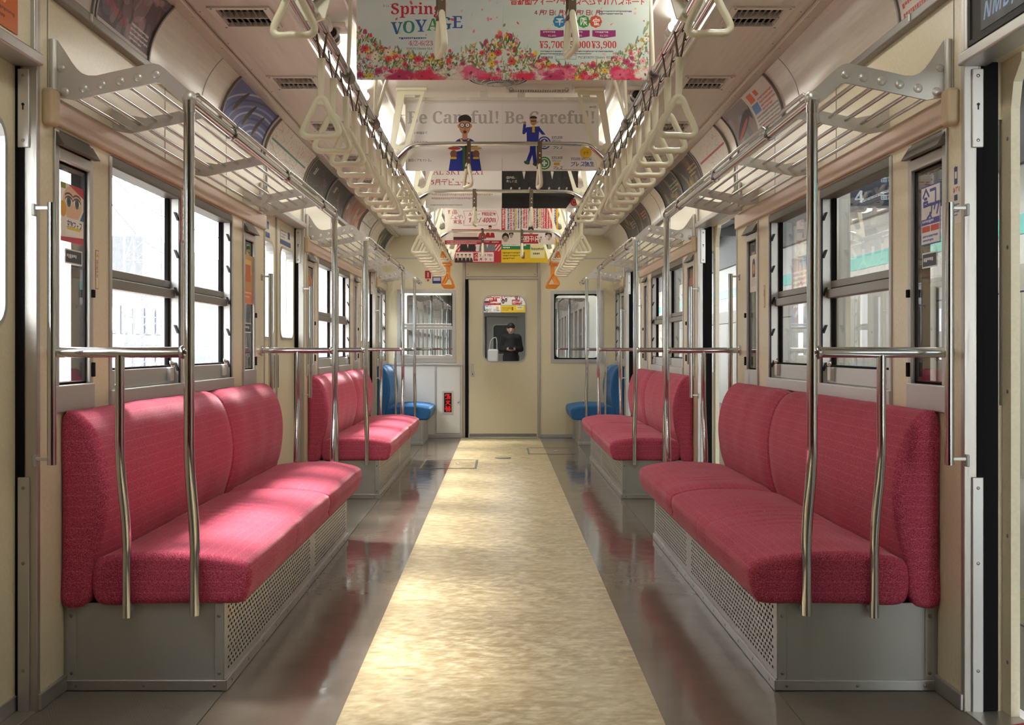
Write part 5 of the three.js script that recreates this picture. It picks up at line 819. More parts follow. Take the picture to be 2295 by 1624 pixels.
coveAd(1, 6.0, 6.78, lineMap('#b05050'), 'pale railway route map of coloured lines in the right cove', 640);
const dusk = c => (g, w, h) => { wash(g, w, h, '#24241f', ['#4a4a34', '#683030', '#c0a040', '#382c40', '#181818'], 40); fineLines(g, w * 0.55, h * 0.3, w * 0.4, 3, h * 0.06, c); };
coveAd(1, 6.84, 7.5, dusk('#c0a040'), 'dark poster with gold lettering in the right cove'); coveAd(1, 7.54, 8.3, dusk('#a8b080'), 'dark green poster beside the gold-lettered one in the right cove', 384); coveAd(1, 9.2, 9.9, dusk('#c88a60'), 'small dark poster in the far right cove, nearer of two', 384); coveAd(1, 9.94, 10.7, dusk('#9a9a9a'), 'small dark poster in the far right cove, farther of two', 384);

// ---------------------------------------------------------------- stickers and notices on walls, windows and doors
function sticker(s, d0, d1, y0, y1, draw, label, x = 1.2985, px = 160, cat = 'sticker') {
  const w = d1 - d0, h = y1 - y0, g = new THREE.BoxGeometry(0.0012, h, w); g.translate(s * x, (y0 + y1) / 2, -(d0 + d1) / 2);
  return solo(cat === 'sticker' ? 'sticker' : 'notice_board', g, print(canvasTex(px, Math.round(px * h / w), draw), 0.35), label, cat, 'notices on the walls and windows');
}
const GX = 1.3035;                                         // just inside the panes of the narrow windows
sticker(-1, 3.155, 3.325, 1.34, 1.515, (g, w, h) => { g.fillStyle = '#efe7dc'; g.fillRect(0, 0, w, h); g.fillStyle = '#e8c0a0'; g.beginPath(); g.ellipse(w * 0.5, h * 0.32, w * 0.42, h * 0.3, 0, 0, 7); g.fill(); g.fillStyle = '#c02a48'; g.beginPath(); g.moveTo(w * 0.3, 0); g.lineTo(w, 0); g.lineTo(w, h * 0.18); g.fill(); g.fillStyle = '#8a9a30'; g.fillRect(0, 0, w * 0.2, h * 0.1); for (const x of [0.34, 0.7]) { g.fillStyle = '#fff'; g.beginPath(); g.ellipse(w * x, h * 0.3, w * 0.15, h * 0.07, 0, 0, 7); g.fill(); g.fillStyle = '#38586a'; g.beginPath(); g.arc(w * x, h * 0.3, w * 0.095, 0, 7); g.fill(); g.fillStyle = '#14181c'; g.beginPath(); g.arc(w * x, h * 0.3, w * 0.05, 0, 7); g.fill(); g.strokeStyle = '#4a2c20'; g.lineWidth = w * 0.03; g.beginPath(); g.ellipse(w * x, h * 0.3, w * 0.17, h * 0.085, 0, PI * 1.1, PI * 1.95); g.stroke(); g.beginPath(); g.ellipse(w * x, h * 0.25, w * 0.19, h * 0.09, 0, PI * 1.15, PI * 1.85); g.stroke(); } g.fillStyle = '#e0a828'; g.beginPath(); g.arc(w * 0.08, h * 0.45, w * 0.14, 0, 7); g.fill(); g.fillStyle = '#2a5a9a'; g.beginPath(); g.moveTo(w, h * 0.4); g.lineTo(w * 0.8, h * 0.62); g.lineTo(w, h * 0.62); g.fill(); g.fillStyle = '#f4f0ea'; g.fillRect(w * 0.2, h * 0.58, w * 0.8, h * 0.3); jp(g, '空港フェス', w * 0.26, h * 0.62, w * 0.12, '#40384a', 3); g.fillStyle = '#e0d040'; g.fillRect(w * 0.26, h * 0.73, w * 0.6, h * 0.05); g.fillStyle = '#c02a48'; g.beginPath(); g.moveTo(0, h * 0.93); g.lineTo(w, h * 0.88); g.lineTo(w, h); g.lineTo(0, h); g.fill(); }, 'colourful sticker with big eyes on the nearest narrow left window', GX);
const tag1 = (g, w, h) => { g.fillStyle = '#e8e8e8'; g.fillRect(0, 0, w, h); g.fillStyle = '#1a2438'; g.fillRect(w * 0.04, h * 0.1, w * 0.92, h * 0.8); fineLines(g, w * 0.1, h * 0.34, w * 0.8, 1, h * 0.3, '#e0e4ea'); };
sticker(-1, 3.185, 3.315, 1.275, 1.32, tag1, 'dark blue label with white text on the nearest narrow left window', GX);
sticker(-1, 3.415, 3.44, 1.21, 1.335, (g, w, h) => { g.fillStyle = '#c86050'; g.fillRect(0, 0, w, h); g.fillStyle = '#e2d8c4'; g.fillRect(w * 0.1, h * 0.02, w * 0.8, h * 0.96); g.fillStyle = '#d8a030'; g.beginPath(); g.moveTo(w * 0.5, h * 0.06); g.lineTo(w * 0.8, h * 0.17); g.lineTo(w * 0.2, h * 0.17); g.fill(); jp(g, '国日限内定', w * 0.25, h * 0.25, w * 0.4, '#a07060', 5, true); }, 'slim red-bordered warning sticker on the pillar between the near left windows', 1.299, 64);
sticker(-1, 4.31, 4.40, 1.45, 1.655, (g, w, h) => { g.fillStyle = '#b8242c'; g.fillRect(0, 0, w, h); g.fillStyle = '#dcd0b0'; g.fillRect(w * 0.16, h * 0.05, w * 0.75, h * 0.9); glyph(g, '火', w * 0.3, h * 0.12, w * 0.45, '#603020', 7); jp(g, '消火器定', w * 0.38, h * 0.42, w * 0.24, '#804838', 4, true); }, 'red-framed fire notice on the pillar behind the near left pole', 1.299, 96);
sticker(-1, 4.32, 4.40, 1.22, 1.42, (g, w, h) => { g.fillStyle = '#cdbf8c'; g.fillRect(0, 0, w, h); for (const x of [0.2, 0.6]) jp(g, '国内線都京', w * x, h * 0.06, w * 0.17, '#70603c', 3, true); }, 'yellowed text sticker under the red fire notice on the left pillar', 1.299, 96);
const doorTag = (g, w, h) => { g.fillStyle = '#d8d4c6'; g.fillRect(0, 0, w, h); fineLines(g, w * 0.06, h * 0.2, w * 0.5, 3, h * 0.1, '#7a7a80'); g.fillStyle = '#2a4a8a'; g.fillRect(w * 0.7, h * 0.16, w * 0.22, h * 0.4); g.fillRect(0, h * 0.74, w, h * 0.26); };
sticker(-1, 5.97, 6.25, 1.665, 1.775, doorTag, 'white and blue sticker on the nearer leaf of the second left door', 1.3555); sticker(-1, 6.55, 6.87, 1.665, 1.775, doorTag, 'white and blue sticker on the farther leaf of the second left door', 1.3555);
sticker(-1, 5.40, 5.585, 1.25, 1.50, (g, w, h) => { g.fillStyle = '#c89048'; g.fillRect(0, 0, w, h); g.fillStyle = '#e0c060'; g.fillRect(w * 0.1, h * 0.1, w * 0.8, h * 0.3); g.fillStyle = '#c85a28'; g.fillRect(w * 0.2, h * 0.2, w * 0.6, h * 0.35); g.fillStyle = '#d87848'; g.fillRect(0, h * 0.72, w, h * 0.28); fineLines(g, w * 0.1, h * 0.76, w * 0.8, 2, h * 0.05, '#f0d8c0'); }, 'orange sticker on the narrow left window before the second door', GX);
sticker(-1, 5.42, 5.56, 1.10, 1.15, tag1, 'dark label low on the narrow left window before the second door', GX);
sticker(-1, 7.21, 7.35, 1.3, 1.5, (g, w, h) => { wash(g, w, h, '#a86a40', ['#c03830', '#d0a040'], 12); }, 'orange sticker on the narrow left window after the second door', GX, 96);
sticker(-1, 2.42, 2.86, 1.86, 2.02, (g, w, h) => { g.fillStyle = '#c8641c'; g.fillRect(0, 0, w, h); g.fillStyle = '#d8d0c4'; g.fillRect(0, 0, w, h * 0.28); g.fillStyle = '#e8b890'; g.font = `bold ${h * 0.2}px sans-serif`; g.fillText('12-200', w * 0.62, h * 0.6); fineLines(g, w * 0.5, h * 0.68, w * 0.45, 2, h * 0.07, '#7a3420'); }, 'orange and white advert over the near left door', 1.2975, 256, 'sign');
{ const t = thing('framed_advert', 'dark framed advert with blue and red lettering over the near right door', 'sign'); part('backing_sheet', sbx(1, 1.2965, 1.298, 1.865, 2.02, 2.42, 2.93), mats.dark, t); const q = new THREE.BoxGeometry(0.001, 0.13, 0.42); q.translate(1.2955, 1.94, -2.66); part('lettering_sheet', q, print(canvasTex(420, 130, (g, w, h) => { wash(g, w, h, '#20242c', ['#34404e', '#14181c', '#4a443c'], 16); g.fillStyle = '#c03040'; g.font = `bold ${h * 0.26}px sans-serif`; g.fillText('SPRING', w * 0.04, h * 0.3); g.fillStyle = '#8ab0e0'; g.font = `italic bold ${h * 0.5}px sans-serif`; g.fillText('NMB', w * 0.02, h * 0.82); glyph(g, 'パ', w * 0.40, h * 0.42, h * 0.42, '#8ab0e0', 9); })), t); part('advert_frame', plateX(1, rect(2.405, 2.945, 1.852, 2.033), [rect(2.42, 2.93, 1.866, 2.02)], 1.291, 1.299), mats.dark, t); settle(t); }
sticker(1, 3.00, 3.075, 1.375, 1.54, (g, w, h) => { g.fillStyle = '#dedbd2'; g.fillRect(0, 0, w, h); g.fillStyle = '#2c2f66'; g.fillRect(w * 0.36, h * 0.02, w * 0.3, h * 0.3); g.fillStyle = '#dedbd2'; g.fillRect(w * 0.42, h * 0.1, w * 0.18, h * 0.12); g.fillStyle = '#2c2f66'; g.fillRect(w * 0.44, h * 0.0, w * 0.06, h * 0.1); jp(g, 'ゆずり', w * 0.26, h * 0.37, w * 0.2, '#c84a38', 4); g.fillStyle = '#2c2f66'; g.fillRect(w * 0.36, h * 0.5, w * 0.3, h * 0.1); fineLines(g, w * 0.2, h * 0.66, w * 0.6, 4, h * 0.035, '#50507a'); }, 'white priority sticker with blue marks on the near right pillar', 1.299, 96);
sticker(1, 3.155, 3.30, 1.335, 1.515, (g, w, h) => { g.fillStyle = '#e4e2e2'; g.fillRect(0, 0, w, h); g.strokeStyle = '#2a4aa0'; g.lineWidth = w * 0.05; g.strokeRect(0, 0, w, h); jp(g, '合コ', w * 0.08, h * 0.06, w * 0.34, '#2a3a96', w * 0.06); jp(g, 'スク', w * 0.30, h * 0.30, w * 0.32, '#2a3a96', w * 0.06); g.fillStyle = '#3a3a9a'; g.fillRect(w * 0.04, h * 0.56, w * 0.92, h * 0.1); fineLines(g, w * 0.08, h * 0.58, w * 0.8, 1, h * 0.06, '#d8d8e8'); g.fillStyle = '#c04a34'; g.fillRect(w * 0.06, h * 0.68, w * 0.42, h * 0.1); g.fillRect(w * 0.52, h * 0.68, w * 0.42, h * 0.1); fineLines(g, w * 0.1, h * 0.84, w * 0.75, 2, h * 0.04, '#3a4aa0'); }, 'white sticker with bold blue characters on the nearest narrow right window', GX);
sticker(1, 3.18, 3.29, 1.265, 1.312, tag1, 'dark blue label with white text on the nearest narrow right window', GX);
sticker(1, 5.40, 5.56, 1.31, 1.50, (g, w, h) => { g.fillStyle = '#ddd6ce'; g.fillRect(0, 0, w, h); g.fillStyle = '#1c1412'; g.beginPath(); g.ellipse(w * 0.5, h * 0.3, w * 0.2, h * 0.2, 0, 0, 7); g.fill(); g.fillRect(w * 0.3, h * 0.3, w * 0.4, h * 0.3); g.fillStyle = '#d8a080'; g.beginPath(); g.ellipse(w * 0.5, h * 0.38, w * 0.13, h * 0.14, 0, 0, 7); g.fill(); g.fillStyle = '#c8c4c0'; g.beginPath(); g.ellipse(w * 0.5, h * 0.85, w * 0.36, h * 0.25, 0, PI, 2 * PI); g.fill(); g.fillStyle = '#a03038'; g.fillRect(w * 0.47, h * 0.44, w * 0.06, h * 0.02); }, 'portrait sticker of a long-haired woman on the right window before the second door', GX);
sticker(1, 5.235, 5.26, 1.22, 1.33, (g, w, h) => { g.fillStyle = '#c88870'; g.fillRect(0, 0, w, h); g.fillStyle = '#dcd0bc'; g.fillRect(w * 0.1, h * 0.03, w * 0.8, h * 0.94); jp(g, '国日限', w * 0.25, h * 0.2, w * 0.4, '#b07060', 4, true); }, 'slim pinkish warning sticker on the right pillar before the second door', 1.299, 48);
sticker(1, 7.2, 7.36, 1.33, 1.5, (g, w, h) => wash(g, w, h, '#8a5a40', ['#c09060', '#402820', '#c04838'], 14), 'brown picture sticker on the right window after the second door', GX, 96);
// end wall stickers
function endSticker(x0, x1, y0, y1, draw, label) { const g = new THREE.BoxGeometry(x1 - x0, y1 - y0, 0.0012); g.translate((x0 + x1) / 2, (y0 + y1) / 2, -(END - 0.002)); solo('sticker', g, print(canvasTex(64, Math.round(64 * (y1 - y0) / (x1 - x0)), draw)), label, 'sticker', 'notices on the end wall'); }
endSticker(-0.86, -0.79, 1.77, 1.90, (g, w, h) => { g.fillStyle = '#d8d0b0'; g.fillRect(0, 0, w, h); g.fillStyle = '#b01c24'; g.fillRect(0, 0, w, h * 0.68); g.fillStyle = '#e8d8d0'; g.fillRect(w * 0.42, h * 0.14, w * 0.16, h * 0.42); g.fillStyle = '#b01c24'; g.beginPath(); g.moveTo(w * 0.25, h * 0.76); g.lineTo(w * 0.75, h * 0.76); g.lineTo(w * 0.5, h * 0.96); g.fill(); }, 'red extinguisher arrow sticker high on the end wall');
endSticker(-0.775, -0.675, 1.755, 1.83, (g, w, h) => { g.fillStyle = '#28307a'; g.fillRect(0, 0, w, h); g.fillStyle = '#c8c8d8'; g.fillRect(w * 0.1, h * 0.1, w * 0.8, h * 0.5); }, 'small blue notice beside the red sticker on the end wall');
// ---------------------------------------------------------------- hatches in the floor
{
  const hatch = (x0, x1, d0, d1, label) => { const t = thing('floor_hatch', label, 'hatch', 'hatches in the floor'); part('rim', plateY(rect(x0, x1, d0, d1), [rect(x0 + 0.018, x1 - 0.018, d0 + 0.02, d1 - 0.02)], 0, 0.004), mats.aluDark, t); const m = x0 < 0 ? -0.447 : 0.447; part('lid', bx(x0 + 0.02, m, 0, 0.0025, d0 + 0.024, d1 - 0.024), x0 < 0 ? mats.brown : mats.sand, t); part('lid', bx(m, x1 - 0.02, 0, 0.0025, d0 + 0.024, d1 - 0.024), x0 < 0 ? mats.sand : mats.brown, t); part('ring_pull', new THREE.TorusGeometry(0.024, 0.004, 6, 18).rotateX(PI / 2).translate((x0 + x1) / 2 + 0.06, 0.004, -(d0 + d1) / 2), mats.alu, t); settle(t); };
  hatch(-0.69, -0.205, 9.02, 9.72, 'rectangular metal-rimmed floor hatch at the left of the aisle'); hatch(0.265, 0.72, 10.25, 10.88, 'rectangular metal-rimmed floor hatch at the right near the end door');
  const c = P(0.02, 0.002, 9.88); solo('floor_ring', [tube([V3(c.x - 0.07, 0.004, c.z), V3(c.x - 0.045, 0.004, c.z + 0.035), V3(c.x + 0.045, 0.004, c.z + 0.035), V3(c.x + 0.07, 0.004, c.z)], 0.005, 6, 20)], mats.aluDark, 'small curved metal pull set in the sand-coloured floor', 'floor pull');
}
solo('paper_scrap', bx(-0.303, -0.271, 0.0002, 0.0016, 3.283, 3.287).rotateY(0), mats.white, 'tiny white paper sliver lying on the sand-coloured floor', 'litter');
// ---------------------------------------------------------------- left: a bright yard with a pale building, a lattice mast and wires
{
  const ballast = struct('ground', bx(-60, -1.5, -1.35, -1.30, -30, 70), std([0.26, 0.25, 0.24], 0.9));
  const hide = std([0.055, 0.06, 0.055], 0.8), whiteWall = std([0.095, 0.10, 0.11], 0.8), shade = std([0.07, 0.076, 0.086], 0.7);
  const near = thing('building', 'dark building face close to the near left window', 'building');
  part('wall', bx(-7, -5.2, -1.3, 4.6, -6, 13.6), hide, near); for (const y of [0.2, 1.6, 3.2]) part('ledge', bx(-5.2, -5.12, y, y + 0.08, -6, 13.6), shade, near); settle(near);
  solo('concrete_post', [tube([P(-2.55, -1.3, 6.22), P(-2.55, 5, 6.22)], 0.06, 20), tube([P(-2.55, 1.98, 6.22), P(-2.55, 2.02, 6.22)], 0.068, 20)], std([0.62, 0.60, 0.55], 0.8), 'pale round concrete post outside the nearest narrow left window', 'post');
  const far = thing('building', 'pale apartment building faintly seen through the bright left windows', 'building');
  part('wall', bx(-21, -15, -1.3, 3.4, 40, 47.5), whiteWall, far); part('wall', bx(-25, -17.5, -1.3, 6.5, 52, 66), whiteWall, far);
  for (let k = 0; k < 5; k++) for (let r = 0; r < 2; r++) { const q = part('window', bx(-15.02, -14.96, -0.2 + r * 1.8, 0.9 + r * 1.8, 40.6 + k * 1.4, 41.5 + k * 1.4, 0.01), shade, far); part('pane', bx(-14.96, -14.94, -0.1 + r * 1.8, 0.8 + r * 1.8, 40.7 + k * 1.4, 41.4 + k * 1.4), std([0.35, 0.4, 0.46], 0.15), q); }
  part('roof_edge', bx(-21.1, -14.9, 3.4, 3.6, 39.9, 47.6), shade, far); settle(far);
  const m = thing('lattice_mast', 'faint steel lattice mast with wires beyond the left windows', 'mast'), mx = -9, md = 26.8, q = 0.35, steelGrey = std([0.13, 0.14, 0.155], 0.7);
  const legs = []; for (const [a, b] of [[-1, -1], [1, -1], [1, 1], [-1, 1]]) part('leg', tube([P(mx + a * q, -1.3, md + b * q), P(mx + a * q, 9, md + b * q)], 0.026, 6), steelGrey, m);
  const br = []; for (let y = -1; y < 8.6; y += 0.7) { for (const e of [-1, 1]) { br.push(tube([P(mx - q, y, md + e * q), P(mx + q, y + 0.7, md + e * q)], 0.012, 5), tube([P(mx + e * q, y, md - q), P(mx + e * q, y + 0.7, md + q)], 0.012, 5), tube([P(mx - q, y, md + e * q), P(mx + q, y, md + e * q)], 0.012, 5)); } } part('bracing', br, steelGrey, m);
  part('arm', tube([P(mx, 6, md), P(-2.5, 6.2, md)], 0.05, 8), steelGrey, m);
  for (const [y, x] of [[3.2, -6], [4.2, -6.4], [5.3, -5], [2.6, -7.6]]) part('wire', tube([P(x, y + 0.5, 15), P(x - 1, y - 0.2, 22), P(x - 2, y + 0.6, 46)], 0.014, 5, 20), steelGrey, m); settle(m);
}
// ---------------------------------------------------------------- right: the platform under its roof
{
  const cream = std([0.44, 0.42, 0.34], 0.55), whiteP = std([0.58, 0.565, 0.51], 0.5), greyP = std([0.40, 0.37, 0.30], 0.6), teal = std([0.06, 0.52, 0.42], 0.45), tin = std([0.17, 0.17, 0.165], 0.6, 0.2), XW = 4.2;
  const pf = structGroup('platform');
  part('platform_slab', bx(1.50, XW + 0.2, -0.6, -0.02, -8, 40), std([0.36, 0.345, 0.32], 0.8), pf); part('track_bed', bx(1.2, 1.52, -1.4, -1.3, -8, 40), std([0.2, 0.19, 0.18], 0.9), pf);
  for (let k = 0; k < 40; k++) part('tactile_tile', bx(1.95, 2.25, -0.02, -0.012, k * 0.6 - 1, k * 0.6 - 0.42, 0.003), std([0.40, 0.36, 0.26], 0.7), pf);
  const w = structGroup('platform_wall'), band = (n, y0, y1, m, x = XW) => part(n, bx(x, XW + 0.12, y0, y1, -8, 40), m, w);
  band('base_panel', -0.02, 1.47, cream); band('joint', 1.47, 1.485, mats.dark, XW + 0.01); band('grey_band', 1.485, 1.70, greyP); band('white_band', 1.70, 1.94, whiteP); band('teal_band', 1.94, 2.10, teal, XW - 0.012); band('white_band', 2.10, 2.50, whiteP); band('beam', 2.50, 3.1, tin, XW - 0.06);
  for (let d = 3; d < 36; d += 0.62) part('panel_joint', bx(XW - 0.002, XW + 0.002, 0, 1.47, d, d + 0.008), greyP, w);
  const roof = structGroup('platform_roof'); part('roof_sheet', bx(1.15, XW + 1.2, 3.12, 3.18, -8, 40), tin, roof);
  for (let d = 2.6; d < 36; d += 2.2) { part('roof_beam', bx(1.75, XW + 0.1, 2.92, 3.12, d, d + 0.10), tin, roof); part('roof_brace', tube([P(2.35, 2.55, d + 0.05), P(1.75, 2.98, d + 0.05)], 0.03, 8), tin, roof); }
  for (const x of [2.0, 2.9, 3.7]) part('purlin', bx(x, x + 0.07, 3.04, 3.12, -8, 40), tin, roof);
  [6.95, 13.6, 20.2].forEach((d, i) => { const t = thing('platform_column', `pale steel column on the platform, ${ORD[i]} seen through the right windows`, 'column', 'platform columns'); part('shaft', bx(2.205, 2.285, -0.02, 3.0, d, d + 0.08, 0.006), whiteP, t); part('foot', bx(2.16, 2.33, -0.02, 0.02, d - 0.05, d + 0.15, 0.004), tin, t); settle(t); });
  { const t = thing('hanging_sign', 'dark blue platform sign with white 2 and 4 hung outside the near right window', 'sign'); part('board', bx(2.38, 3.35, 2.0, 2.26, 7.30, 7.36, 0.006), std([0.05, 0.09, 0.16], 0.4), t); const g = new THREE.BoxGeometry(0.95, 0.25, 0.001); g.translate(2.865, 2.13, -7.2992); part('lettering', g, print(canvasTex(512, 136, (q, w2, h) => { q.fillStyle = '#1c2e44'; q.fillRect(0, 0, w2, h); q.fillStyle = '#d8e0e8'; q.font = `bold ${h * 0.46}px sans-serif`; q.fillText('2', w2 * 0.04, h * 0.46); q.fillText('4', w2 * 0.04, h * 0.95); jp(q, '番線国内', w2 * 0.22, h * 0.18, h * 0.2, '#b8c8d8', 3); jp(q, '番線京都', w2 * 0.22, h * 0.66, h * 0.2, '#b8c8d8', 3); })), t); for (const x of [2.4, 3.1]) part('hanger', bx(x, x + 0.02, 2.26, 3.12, 7.32, 7.34), tin, t); settle(t); }
  [4.4, 8.9, 13.5, 18].forEach((d, i) => { const t = thing('platform_lamp', `fluorescent platform lamp under the station roof, ${ORD[i]} from the near end`, 'lamp', 'platform lamps'); part('housing', bx(2.62, 2.92, 2.64, 2.70, d, d + 1.25, 0.01), whiteP, t); part('lamp_tube', [tube([P(2.71, 2.625, d + 0.05), P(2.71, 2.625, d + 1.2)], 0.016, 10), tube([P(2.83, 2.625, d + 0.05), P(2.83, 2.625, d + 1.2)], 0.016, 10)], glow, t); part('hanger', [bx(2.76, 2.78, 2.70, 3.04, d + 0.2, d + 0.22), bx(2.76, 2.78, 2.70, 3.04, d + 1.0, d + 1.02)], tin, t); const L = new THREE.RectAreaLight(new THREE.Color(1, 0.96, 0.88), 5, 1.1, 0.2); L.name = 'lamp_light'; L.position.set(2.77, 2.60, -(d + 0.62)); L.lookAt(2.75, 0, -(d + 0.62)); t.add(L); settle(t); });
  const board = (d0, d1, y0, y1, draw, label) => { const g = new THREE.BoxGeometry(0.012, y1 - y0, d1 - d0); g.translate(XW - 0.012, (y0 + y1) / 2, -(d0 + d1) / 2); solo('notice_board', g, print(canvasTex(128, Math.round(128 * (y1 - y0) / (d1 - d0)), draw), 0.5), label, 'notice', 'notices on the platform wall'); };
  board(11.75, 12.6, 1.12, 1.72, (g, w2, h) => { g.fillStyle = '#eceae4'; g.fillRect(0, 0, w2, h); g.fillStyle = '#e0c070'; g.fillRect(w2 * 0.15, h * 0.2, w2 * 0.3, h * 0.4); g.fillStyle = '#6a6458'; g.fillRect(w2 * 0.6, h * 0.15, w2 * 0.2, h * 0.7); fineLines(g, w2 * 0.1, h * 0.66, w2 * 0.4, 3, h * 0.05, '#8088a0'); }, 'white notice with a yellow square on the platform wall');
  board(11.75, 12.6, 0.45, 1.02, (g, w2, h) => { g.fillStyle = '#e8ecec'; g.fillRect(0, 0, w2, h); fineLines(g, w2 * 0.1, h * 0.15, w2 * 0.7, 3, h * 0.07, '#4a64b0'); g.fillStyle = '#b8d0d8'; g.fillRect(w2 * 0.1, h * 0.55, w2 * 0.7, h * 0.4); }, 'white notice with blue lines below it on the platform wall');
  board(14.3, 15.3, 1.3, 2.3, (g, w2, h) => { wash(g, w2, h, '#8a8478', ['#b04a48', '#d8d0c0', '#4a70a0', '#5a9a58'], 40); fineLines(g, w2 * 0.1, h * 0.2, w2 * 0.8, 8, h * 0.04, '#e0dccf'); }, 'crowded coloured poster board on the platform wall farther along');
  { const t = thing('drinks_machine', 'pale grey vending machine on the platform seen through the open second door', 'vending machine'); part('body', bx(3.45, XW - 0.02, -0.02, 1.62, 10.2, 11.2, 0.02), std([0.62, 0.60, 0.55], 0.5), t); part('front', bx(3.42, 3.45, 0.75, 1.5, 10.3, 11.1, 0.01), whiteP, t); part('slot_panel', bx(3.42, 3.45, 0.45, 0.68, 10.5, 10.9, 0.005), std([0.55, 0.42, 0.08], 0.5), t); part('flap', bx(3.43, 3.452, 0.12, 0.34, 10.35, 11.05, 0.006), mats.dark, t); for (let k = 0; k < 6; k++) part('button', bx(3.414, 3.421, 0.80, 0.83, 10.36 + k * 0.12, 10.42 + k * 0.12, 0.002), mats.aluDark, t); settle(t); }
  struct('platform_end', bx(1.6, XW + 1, -0.6, 3.2, 40, 40.2), tin);
}
// ---------------------------------------------------------------- the next carriage, seen through the end door and end windows
{
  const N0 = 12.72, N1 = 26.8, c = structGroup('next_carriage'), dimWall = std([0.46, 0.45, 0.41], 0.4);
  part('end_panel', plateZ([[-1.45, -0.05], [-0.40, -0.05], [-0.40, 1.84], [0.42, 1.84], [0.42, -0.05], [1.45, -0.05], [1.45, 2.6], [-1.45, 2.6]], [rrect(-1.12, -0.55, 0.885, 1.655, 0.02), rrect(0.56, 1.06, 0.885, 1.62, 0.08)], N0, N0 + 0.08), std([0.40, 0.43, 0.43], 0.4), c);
  part('floor', bx(-1.4, 1.4, -0.05, 0, N0, N1), mats.brown, c); part('ceiling', bx(-1.4, 1.4, 2.38, 2.42, N0, N1), mats.central, c); part('roof', bx(-1.5, 1.5, 2.55, 2.6, N0, N1 + 0.1), mats.alu, c);
  for (const s of [-1, 1]) {
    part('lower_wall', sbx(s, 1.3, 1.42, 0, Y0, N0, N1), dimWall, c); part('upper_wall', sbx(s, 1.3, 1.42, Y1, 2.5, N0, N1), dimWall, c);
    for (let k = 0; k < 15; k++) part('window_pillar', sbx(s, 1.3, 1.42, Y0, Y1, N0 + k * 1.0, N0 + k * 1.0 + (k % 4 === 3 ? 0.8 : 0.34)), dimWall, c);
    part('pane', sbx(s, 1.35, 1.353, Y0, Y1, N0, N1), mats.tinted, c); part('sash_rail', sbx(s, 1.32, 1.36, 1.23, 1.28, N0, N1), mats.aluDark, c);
    part('seat_row', sbx(s, 0.76, 1.29, 0.02, 0.41, 14.9, 17.3, 0.03), redCloth, c); part('seat_row', sbx(s, 0.76, 1.29, 0.02, 0.41, 18.9, 21.3, 0.03), redCloth, c);
  }
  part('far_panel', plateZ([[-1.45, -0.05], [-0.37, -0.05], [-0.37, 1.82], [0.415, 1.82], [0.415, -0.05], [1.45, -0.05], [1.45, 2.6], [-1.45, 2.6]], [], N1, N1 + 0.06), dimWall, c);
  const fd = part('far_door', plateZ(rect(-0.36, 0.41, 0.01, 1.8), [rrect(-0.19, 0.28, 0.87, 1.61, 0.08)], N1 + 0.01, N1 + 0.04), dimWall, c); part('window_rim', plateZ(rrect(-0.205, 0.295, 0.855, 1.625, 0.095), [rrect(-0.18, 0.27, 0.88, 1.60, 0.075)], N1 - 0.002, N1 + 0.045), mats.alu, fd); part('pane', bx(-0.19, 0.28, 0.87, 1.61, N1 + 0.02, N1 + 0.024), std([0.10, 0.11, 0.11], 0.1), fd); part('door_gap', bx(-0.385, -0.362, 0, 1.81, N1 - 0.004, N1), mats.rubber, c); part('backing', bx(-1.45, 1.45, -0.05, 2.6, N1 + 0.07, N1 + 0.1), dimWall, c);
  // gangway between the carriages
  const gw = structGroup('gangway'); for (const x of [-0.5, 0.5]) part('bellows', bx(x - 0.03, x + 0.03, -0.05, 1.95, END + 0.06, N0), mats.dark, gw); part('bellows', bx(-0.53, 0.53, 1.95, 2.0, END + 0.06, N0), mats.dark, gw); part('footplate', bx(-0.5, 0.5, -0.06, 0, END + 0.06, N0), mats.aluDark, gw);
  const L = new THREE.RectAreaLight(new THREE.Color(1, 0.96, 0.88), 2.6, 1, 9); L.name = 'next_carriage_light'; L.position.set(0, 2.36, -19.5); L.rotation.x = -PI / 2; scene.add(L);
  const strip = thing('ceiling_lamp', 'long glowing ceiling lamp of the next carriage behind the end door', 'lamp'); part('lamp_tube', bx(-0.06, 0.06, 2.368, 2.38, 15, 24, 0.003), std(0xffffff, 0.5, 0, { emissive: new THREE.Color(1, 0.95, 0.84), emissiveIntensity: 1.2 }), strip); settle(strip);
  for (const s of [-1, 1]) [13.9, 16.6, 17.9, 20.6].forEach((d, i) => copyOf(railFrom[s], 0, 0, -(d - 3.075), `chrome pole in the next carriage, ${ORD[i]} on the ${SIDE(s)} beyond the end window`, 'poles in the next carriage'));
  for (const s of [-1, 1]) [13.9, 17.9].forEach((d, i) => copyOf(rackFrom[s], 0, 0, -(d - 3.085), `luggage rack in the next carriage, ${i ? 'farther' : 'nearer'} one on the ${SIDE(s)}`, 'racks in the next carriage'));
  [[18.6, 'airport', 'magazine', 'nearer white', 'nearer crowded'], [22.4, 'carefulB', 'recruit', 'farther grey', 'farther yellow']].forEach(([d, a, b, ca, cb], i) => { for (const [k, x, col] of [[a, -0.255, ca], [b, 0.265, cb]]) { const g = new THREE.BoxGeometry(PW, PH, 0.0012); g.translate(x, 1.955, -d); solo('hanging_poster', g, print(canvasTex(160, 112, SHEETS[k])), `${col} poster in the next carriage, seen through the end door window`, 'poster', 'posters in the next carriage'); } });
}
